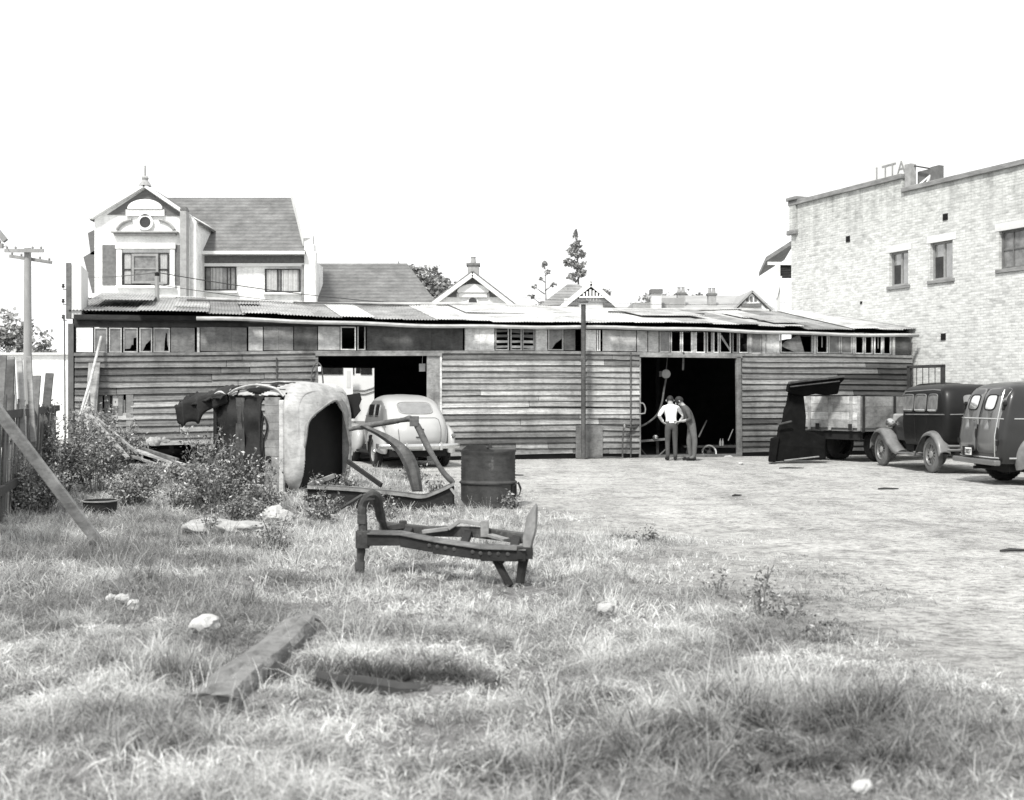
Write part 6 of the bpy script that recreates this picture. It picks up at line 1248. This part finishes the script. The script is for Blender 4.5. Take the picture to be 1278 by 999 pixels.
def person(label,loc,nodes,mats,matf,hands,head,face,hairm='hair'):
    E=[('pel','sp'),('sp','ch'),('ch','nk'),('nk','hd'),('hd','ht')]
    for s in 'LR': E+=[('ch','sh'+s),('sh'+s,'el'+s),('el'+s,'wr'+s),('pel','hp'+s),('hp'+s,'kn'+s),('kn'+s,'an'+s),('an'+s,'to'+s)]
    m2=skin_mesh(nodes,E,mats,matf,'person',None); o=bpy.data.objects.new('person',m2); COL.objects.link(o); o.location=loc; tag(o,label,'person',None)
    mb=MB()
    for w,d,n in hands: hand_geo(mb,w,d,n)
    # hands are welded into the same body mesh
    bm=bmesh.new(); bm.from_mesh(m2); off=len(bm.verts); vs=[bm.verts.new(v) for v in mb.v]
    si=mats.index('skin')
    for f in mb.f:
        try: q=bm.faces.new([vs[i] for i in f]); q.material_index=si; q.smooth=True
        except ValueError: pass
    # face: nose, ears, brow
    h=Vector(head); fd=Vector(face).normalized(); sdv=fd.cross(Vector((0,0,1))).normalized(); up=sdv.cross(fd)
    fb_=MB(); fb_.tube([h+fd*.085+up*.02,h+fd*.115-up*.02,h+fd*.09-up*.03],[.012,.018,.012],6)
    for s in (-1,1): fb_.tube([h+sdv*s*.082+up*.03,h+sdv*s*.10+up*.0,h+sdv*s*.084-up*.03],[.012,.016,.01],6)
    vs=[bm.verts.new(v) for v in fb_.v]
    for f in fb_.f: q=bm.faces.new([vs[i] for i in f]); q.material_index=si; q.smooth=True
    bm.to_mesh(m2); bm.free()
    mb=MB(); P=[]
    for i in range(9):
        a=math.pi*.5*i/8*1.25; row=[]
        for j in range(20):
            b=2*math.pi*j/20; v=sdv*math.cos(b)*math.sin(a)*.092+fd*math.sin(b)*math.sin(a)*.108+up*math.cos(a)*.118
            if a>1.2 and math.sin(b)>.1: v=v*.88
            row.append(h-fd*.012+up*.012+v)
        P.append(row)
    mb.grid(P,closev=True); mb.build('hair',hairm,o,smooth=True)
    mb=MB(); 
    for s in 'LR':
        a=Vector(nodes['an'+s][0]); t=Vector(nodes['to'+s][0]); mb.tube([a+(a-t).normalized()*.05-Vector((0,0,.055)),a-Vector((0,0,.045)),t+Vector((0,0,.005)),t+(t-a).normalized()*.05-Vector((0,0,.005))],[.035,.048,.042,.025],8)
    mb.build('shoes','black',o,smooth=True); return o
pA=gp(838,575.5); YA=29.6
n1={'pel':((0,0,.90),(.135,.10)),'sp':((0,.04,1.06),(.125,.095)),'ch':((0,.11,1.26),(.15,.105)),'nk':((0,.19,1.405),(.055,.055)),'hd':((0,.25,1.49),(.08,.085)),'ht':((0,.29,1.56),(.07,.075))}
for s,k in (('L',-1),('R',1)):
    n1.update({'sh'+s:((k*.175,.12,1.32),.068),'el'+s:((k*.315,.0,1.12),.05),'wr'+s:((k*.20,.03,.955),.034),'hp'+s:((k*.085,0,.85),.098),'kn'+s:((k*.095,.03,.48),.068),'an'+s:((k*.095,-.02,.10),.052),'to'+s:((k*.11,.12,.05),.035)})
def f1(c):
    if c.z<.97 and abs(c.x)<.19 or c.z<.8: return 1
    if c.z>1.40: return 2
    if c.z<1.13 and abs(c.x)>.22: return 2
    return 0
person('man in white shirt seen from behind, hands on hips in the right doorway',((838-CX)/F*YA,YA,.0),n1,['shirt_white','trouser_dark','skin'],f1,[((k*.20,.03,.955),(-k*.7,.1,-.45),(0,-.2,-1)) for k in(-1,1)],(0,.26,1.505),(0,.9,-.5))
n2={'pel':((.05,0,.90),(.12,.12)),'sp':((.0,0,1.06),(.11,.12)),'ch':((-.10,0,1.25),(.115,.14)),'nk':((-.19,0,1.39),(.055,.055)),'hd':((-.26,0,1.47),(.085,.08)),'ht':((-.30,0,1.545),(.075,.07))}
for s,k in (('L',-1),('R',1)):
    n2.update({'sh'+s:((-.10,k*.17,1.30),.066),'el'+s:((-.02,k*.22,1.04),.05),'wr'+s:((-.24,k*.13,.985),.034),'hp'+s:((.05,k*.085,.85),.098),'kn'+s:((.05-.06*k,k*.09,.48),.072),'an'+s:((.06-.03*k,k*.09,.10),.055),'to'+s:((-.09-.03*k,k*.10,.05),.035)})
def f2(c):
    if c.z<.93 and not (c.x<-.16 and c.z>.8): return 1
    if c.z>1.385 and c.x<-.13: return 2
    if c.x<-.13 and c.z<1.06: return 2
    return 0
person('man in grey work shirt and pale trousers bending towards the white shirted man',((861-CX)/F*29.45,29.45,.0),n2,['shirt_grey','trouser_pale','skin'],f2,[((-.24,k*.13,.985),(-.9,-k*.25,-.1),(0,0,-1)) for k in(-1,1)],(-.27,0,1.485),(-.85,0,-.55))
# ------------------------------------------------------------------ things in and by the right doorway
def D(px,py,d=.4): 
    x,z=sxz(px,py,d); p=SA+sdx*x+sdy*d; return Vector((p.x,p.y,z))
mb=MB(); mb.tube(cr([D(832,468,.5),D(829,485,.45),D(826,503,.4),D(820,518,.35),D(805,530,.2),D(790,534,-.1),D(779,532,-.2)],8),.028,8); tag(mb.build('air_hose','pipe',smooth=True),'long pale hose drooping across the right doorway to a tap','hose')
hk=thing('hose_reel','small pale reel hanging in the right doorway above the two men','reel',tuple(D(831,467,.5))); mb=MB(); T=Matrix.Rotation(R(90),4,'X'); mb.lathe([(0,-.07),(.12,-.07),(.12,-.05),(.05,-.05),(.05,.05),(.12,.05),(.12,.07),(0,.07)],18,T); mb.build('drum','rim_grey',hk,smooth=True,angle=30); mb=MB(); mb.box((-.12,0,.0),(.12,.1,.15)); mb.tube([(0,0,.05),(.04,0,.4),(.06,.05,1.1)],.015,6); mb.build('hanger','pipe',hk)
st=thing('standpipe','thin standpipe with brass tap standing by the right doorway','standpipe',tuple(D(777,576,-.25))); st.location.z=0; mb=MB(); mb.tube([(0,0,0),(.0,0,.45),(.04,0,.9)],.022,8); mb.tube([(.02,0,.02),(-.3,0,.03),(-.75,-.02,.02)],.02,8); mb.build('pipe','pipe',st,smooth=True); mb=MB(); mb.tube([(.04,0,.86),(.04,-.1,.88),(.04,-.13,.80)],.025,8); mb.box((.04,-.04,.94),(.10,.03,.025)); mb.build('tap','rust_pale',st,smooth=True)
mb=MB(); mb.tube(cr([D(799,503.5,-.05),D(803,504,-.08),D(805.5,510,-.1),D(805,516,-.1)],4)+[D(799,517,-.05)],.018,6); tag(mb.build('wall_bracket','rim_grey',smooth=True),'bright bent wire bracket on the left jamb of the right doorway','bracket')
mb=MB(); mb.tube([D(853,440,-.05),D(852.5,462,.1)],.03,6); tag(mb.build('hanging_rod','pipe'),'short rod hanging from the lintel of the right doorway','rod')
ts=thing('trestle','low pale trestle bar on crossed legs in the right doorway','trestle',tuple(D(815,572,.7))); ts.location.z=.03; b=ts.location
mb=MB(); mb.bar(D(797,551,.7)-b,D(835,548,.7)-b,.06,.06); mb.build('bar','rust_pale',ts); mb=MB(); mb.tube([D(799,560,.6)-b,D(810,573,.5)-b],.022,6); mb.tube([D(832,560,.7)-b,D(817,574,.5)-b],.022,6); mb.tube([D(820,548,.8)-b,D(821,574,.8)-b],.04,6); mb.build('legs','pipe',ts)
mb=MB(); mb.lathe([(0,0),(.07,0),(.08,.05),(.06,.10),(0,.11)],14,Matrix.Translation(D(818,548,.65)-b)); mb.build('lamp','chrome',ts,smooth=True)
wc=D(885,565,.15); wh=thing('wheel','small wheel with bright rim leaning inside the right doorway','wheel',tuple(wc),SRZ); T=Matrix.Rotation(R(78),4,'X')
mb=MB(); mb.lathe([(.17,-.03),(.205,-.04),(.215,0),(.205,.04),(.17,.03),(.17,-.03)],32,T); mb.build('rim','chrome',wh,smooth=True); mb=MB(); mb.lathe([(0,-.04),(.06,-.04),(.07,.02),(0,.05)],16,T)
for k in range(5): a=2*math.pi*k/5; mb.bar(T@Vector((.05*math.cos(a),.05*math.sin(a),0)),T@Vector((.17*math.cos(a),.17*math.sin(a),0)),.025,.02)
mb.build('hub','rust_dark',wh,smooth=True,angle=30)
mb=MB(); mb.tube([D(872,546,.9),D(882,525,1.1)],.022,6); tag(mb.build('leaning_bar','pipe'),'thin bar leaning in the dark behind the loose wheel','bar')
mb=MB(); mb.tube([D(909,550,.5),D(915,536,.4)],.015,6); tag(mb.build('short_bar','rim_grey'),'short bar leaning on the right jamb of the right doorway','bar')
for px,l in ((899,'small pale bottle on the floor of the right doorway, left of a pair'),(902,'small pale bottle on the floor of the right doorway, right of a pair')):
    p=D(px,552,1.2); mb=MB(); mb.lathe([(0,0),(.03,0),(.03,.12),(.012,.16),(.012,.2),(0,.2)],12); o=mb.build('bottle','rim_grey',smooth=True); o.location=p-Vector((0,0,.1)); tag(o,l,'bottle','bottles in the doorway')
sh_=thing('low_bench','dark low bench deep inside the right doorway','bench',tuple(D(893,560,1.3))); sh_.location.z=.03; mb=MB(); zt=D(893,555,1.3).z-.06; mb.b2(-.9,.9,-.2,.2,zt-.05,zt); mb.build('bench_top','dark_wood_and_shade',sh_)
for sx_ in (-.8,.8): mb=MB(); mb.b2(sx_-.04,sx_+.04,-.15,.15,0,zt-.05); mb.build('leg','dark_wood_and_shade',sh_)
for i,(px,py,s,l) in enumerate(((908,571,.14,'broken block on the doorstep at the right jamb'),(914,572,.09,'smaller broken block beside the one at the right jamb'))): rock(l,D(px,py,-.05)+Vector((0,0,.0)),(s,s*.8,s*.5),40+i,'concrete','rubble_block','block')
mb=MB(); p=D(527,459,.5); mb.box((0,0,0),(.16,.04,.2)); mb.tube([(0,0,.1),(.02,0,.5)],.008,5); o=mb.build('wall_card','white_trim'); o.location=p; tag(o,'small white card hanging inside the left doorway','card')
mb=MB(); mb.box((0,0,0),(.15,.02,.18)); o=mb.build('pale_notice','white_trim'); o.location=D(447,463,8.2); tag(o,'small square white notice beside the hanging board','notice')
cx_=thing('wall_tap','curved pipe with a pale knob on the left jamb of the left doorway','pipe',tuple(D(397,460,-.1))); b=cx_.location
mb=MB(); mb.tube(cr([D(388,482,-.08)-b,D(390,462,-.12)-b,D(395,453,-.15)-b,D(401,458,-.15)-b,D(403,475,-.12)-b,D(404,492,-.1)-b],5),.02,6); mb.build('pipe','pipe',cx_,smooth=True); mb=MB(); mb.box(D(399,461,-.16)-b,(.07,.05,.12)); mb.build('knob','white_trim',cx_,bevel=.01)
# ------------------------------------------------------------------ weeds
def weed(label,c,h,w,nl,ns,seed,size=.045,dark=1.0,spiky=False,group='leafy weeds',mtl='leaf',name='weed_bush',cat='weed'):
    g=np.random.default_rng(seed); t=thing(name,label,cat,tuple(c),0,group); mb=MB(); tips=[]
    for k in range(ns):
        a=g.random()*6.283; r=w*(.15+.85*g.random()**.7); hh=h*(.28+.85*g.random()**2); b=Vector((.25*r*math.cos(a),.25*r*math.sin(a),-.03)); e=Vector((r*math.cos(a),r*math.sin(a),hh)); m_=(b+e)/2+Vector((-.12*r*math.cos(a),-.12*r*math.sin(a),.1*h)); pts=cr([b,m_,e],4); tips.append(pts); mb.tube(pts,[.008*(1-.6*i/8) for i in range(9)],4,cap=False)
        for q in range(3):
            b0=pts[3+q]; dd=Vector((g.normal(),g.normal(),.9+g.random())).normalized()*hh*(.18+.2*g.random()); tw=[b0,b0+dd*.5+Vector((0,0,.01)),b0+dd]; mb.tube(tw,[.005,.004,.002],4,cap=False); tips.append(cr(tw,4))
    mb.build('stems','stem',t)
    C=[];T=[]
    for pts in tips:
        n=max(2,nl//(ns*4)+ (nl//(ns*3) if g.random()<.4 else 0)); u=g.random(n)**.75; m_=len(pts)-1; idx=np.minimum((u*m_).astype(int),m_-1); P=np.array([list(p) for p in pts]); f=(u*m_-idx)[:,None]; c_=P[idx]*(1-f)+P[idx+1]*f; c_=c_+g.normal(size=(n,3))*(.055 if not spiky else .03)*(1.4-u[:,None]*.6); C.append(c_); T.append((.35+1.5*g.random(n)**1.5)*(.75+.6*u)*dark*(.6+.8*g.random()))
    C=np.concatenate(C); C[:,2]=np.maximum(C[:,2],.01); quads_mesh('leaves',leaf_quads(C,size,.5,.25),mtl,np.concatenate(T),t); return t
M['weedleaf']=mat('weed_leaf',.11,.27,.65,20,tone=True,spec=.35); M['weedpale']=mat('dry_weed_leaf',.13,.24,.8,20,tone=True)
L_=['dense dark weed bush before the floor pan of the overturned body','tall leafy weed left of the overturned body','leafy weed at the left foot of the overturned body','broad weed under the torn wing of the overturned body','low weed bush between the pale slab and the overturned body','leafy weed in front of the batten panel','thin pale weed at the tail of the overturned body','weed clump by the dark sill, in front of its left end','grey weed thicket below the low shed window','tall thin weed at the shed corner under the leaning poles','grey weed thicket right of the rusty basin','weed thicket behind the rusty basin','weed against the far end of the fence','low weed at the foot of the fence under the diagonal timber','bushy weed left of the plank pile','small weed below the pale rock, standing alone','weed tuft behind the left leg of the iron frame','dark weed tuft in grass right of the iron frame','twiggy weed in grass at the near right','tall stalky weed standing in grass at the near right','slim weed just left of the tall stalky one','weed clump right of the tall stalky one','weed before the rear wheel of the pale sedan','weed before the tail of the pale sedan','weed at the foot of the drum','low weed right of the plank pile','weed growing through the bent car frame','thin weed in front of the pale slab']
W_=[(285,634,.95,.42,1300,26),(252,612,1.0,.5,1300,26),(262,642,.7,.5,1100,22),(225,606,.5,.45,800,20),(305,652,.55,.5,900,18),(325,640,.75,.35,800,16),(400,636,.5,.35,500,14),(395,652,.45,.35,500,12),(150,590,1.35,.75,1700,30),(112,588,1.3,.5,700,18),(165,634,.55,.6,900,24),(120,618,1.1,.7,1100,24),(72,618,1.3,.75,1400,26),(48,645,.85,.7,1300,24),(180,612,.45,.5,600,18),(342,692,.42,.22,260,9),(478,660,.4,.2,240,9),(808,676,.14,.25,120,9),(1030,802,.12,.2,90,8),(945,768,.42,.14,120,4),(895,742,.30,.08,40,3),(985,770,.16,.15,70,6),(437,618,.42,.22,200,7),(520,600,.45,.35,180,8),(632,634,.2,.35,300,10),(225,636,.45,.45,700,16),(545,630,.35,.3,300,10),(262,668,.3,.25,200,8)]
for i,((px,py,h,w,nl,ns),lb) in enumerate(zip(W_,L_)):
    c=gr(px,py); sz=(.017+.0018*c.y); nl=int(nl*(1.7 if 8<=i<=13 else 1.25)); h*=(1.12 if 8<=i<=13 else 1)
    dry=i in(6,9,12,15,16,18,19,20,21,22,23,24,26,27)
    weed(lb,c,h,w,nl,ns,100+i,sz,1.0,mtl='weedpale' if dry else 'weedleaf')
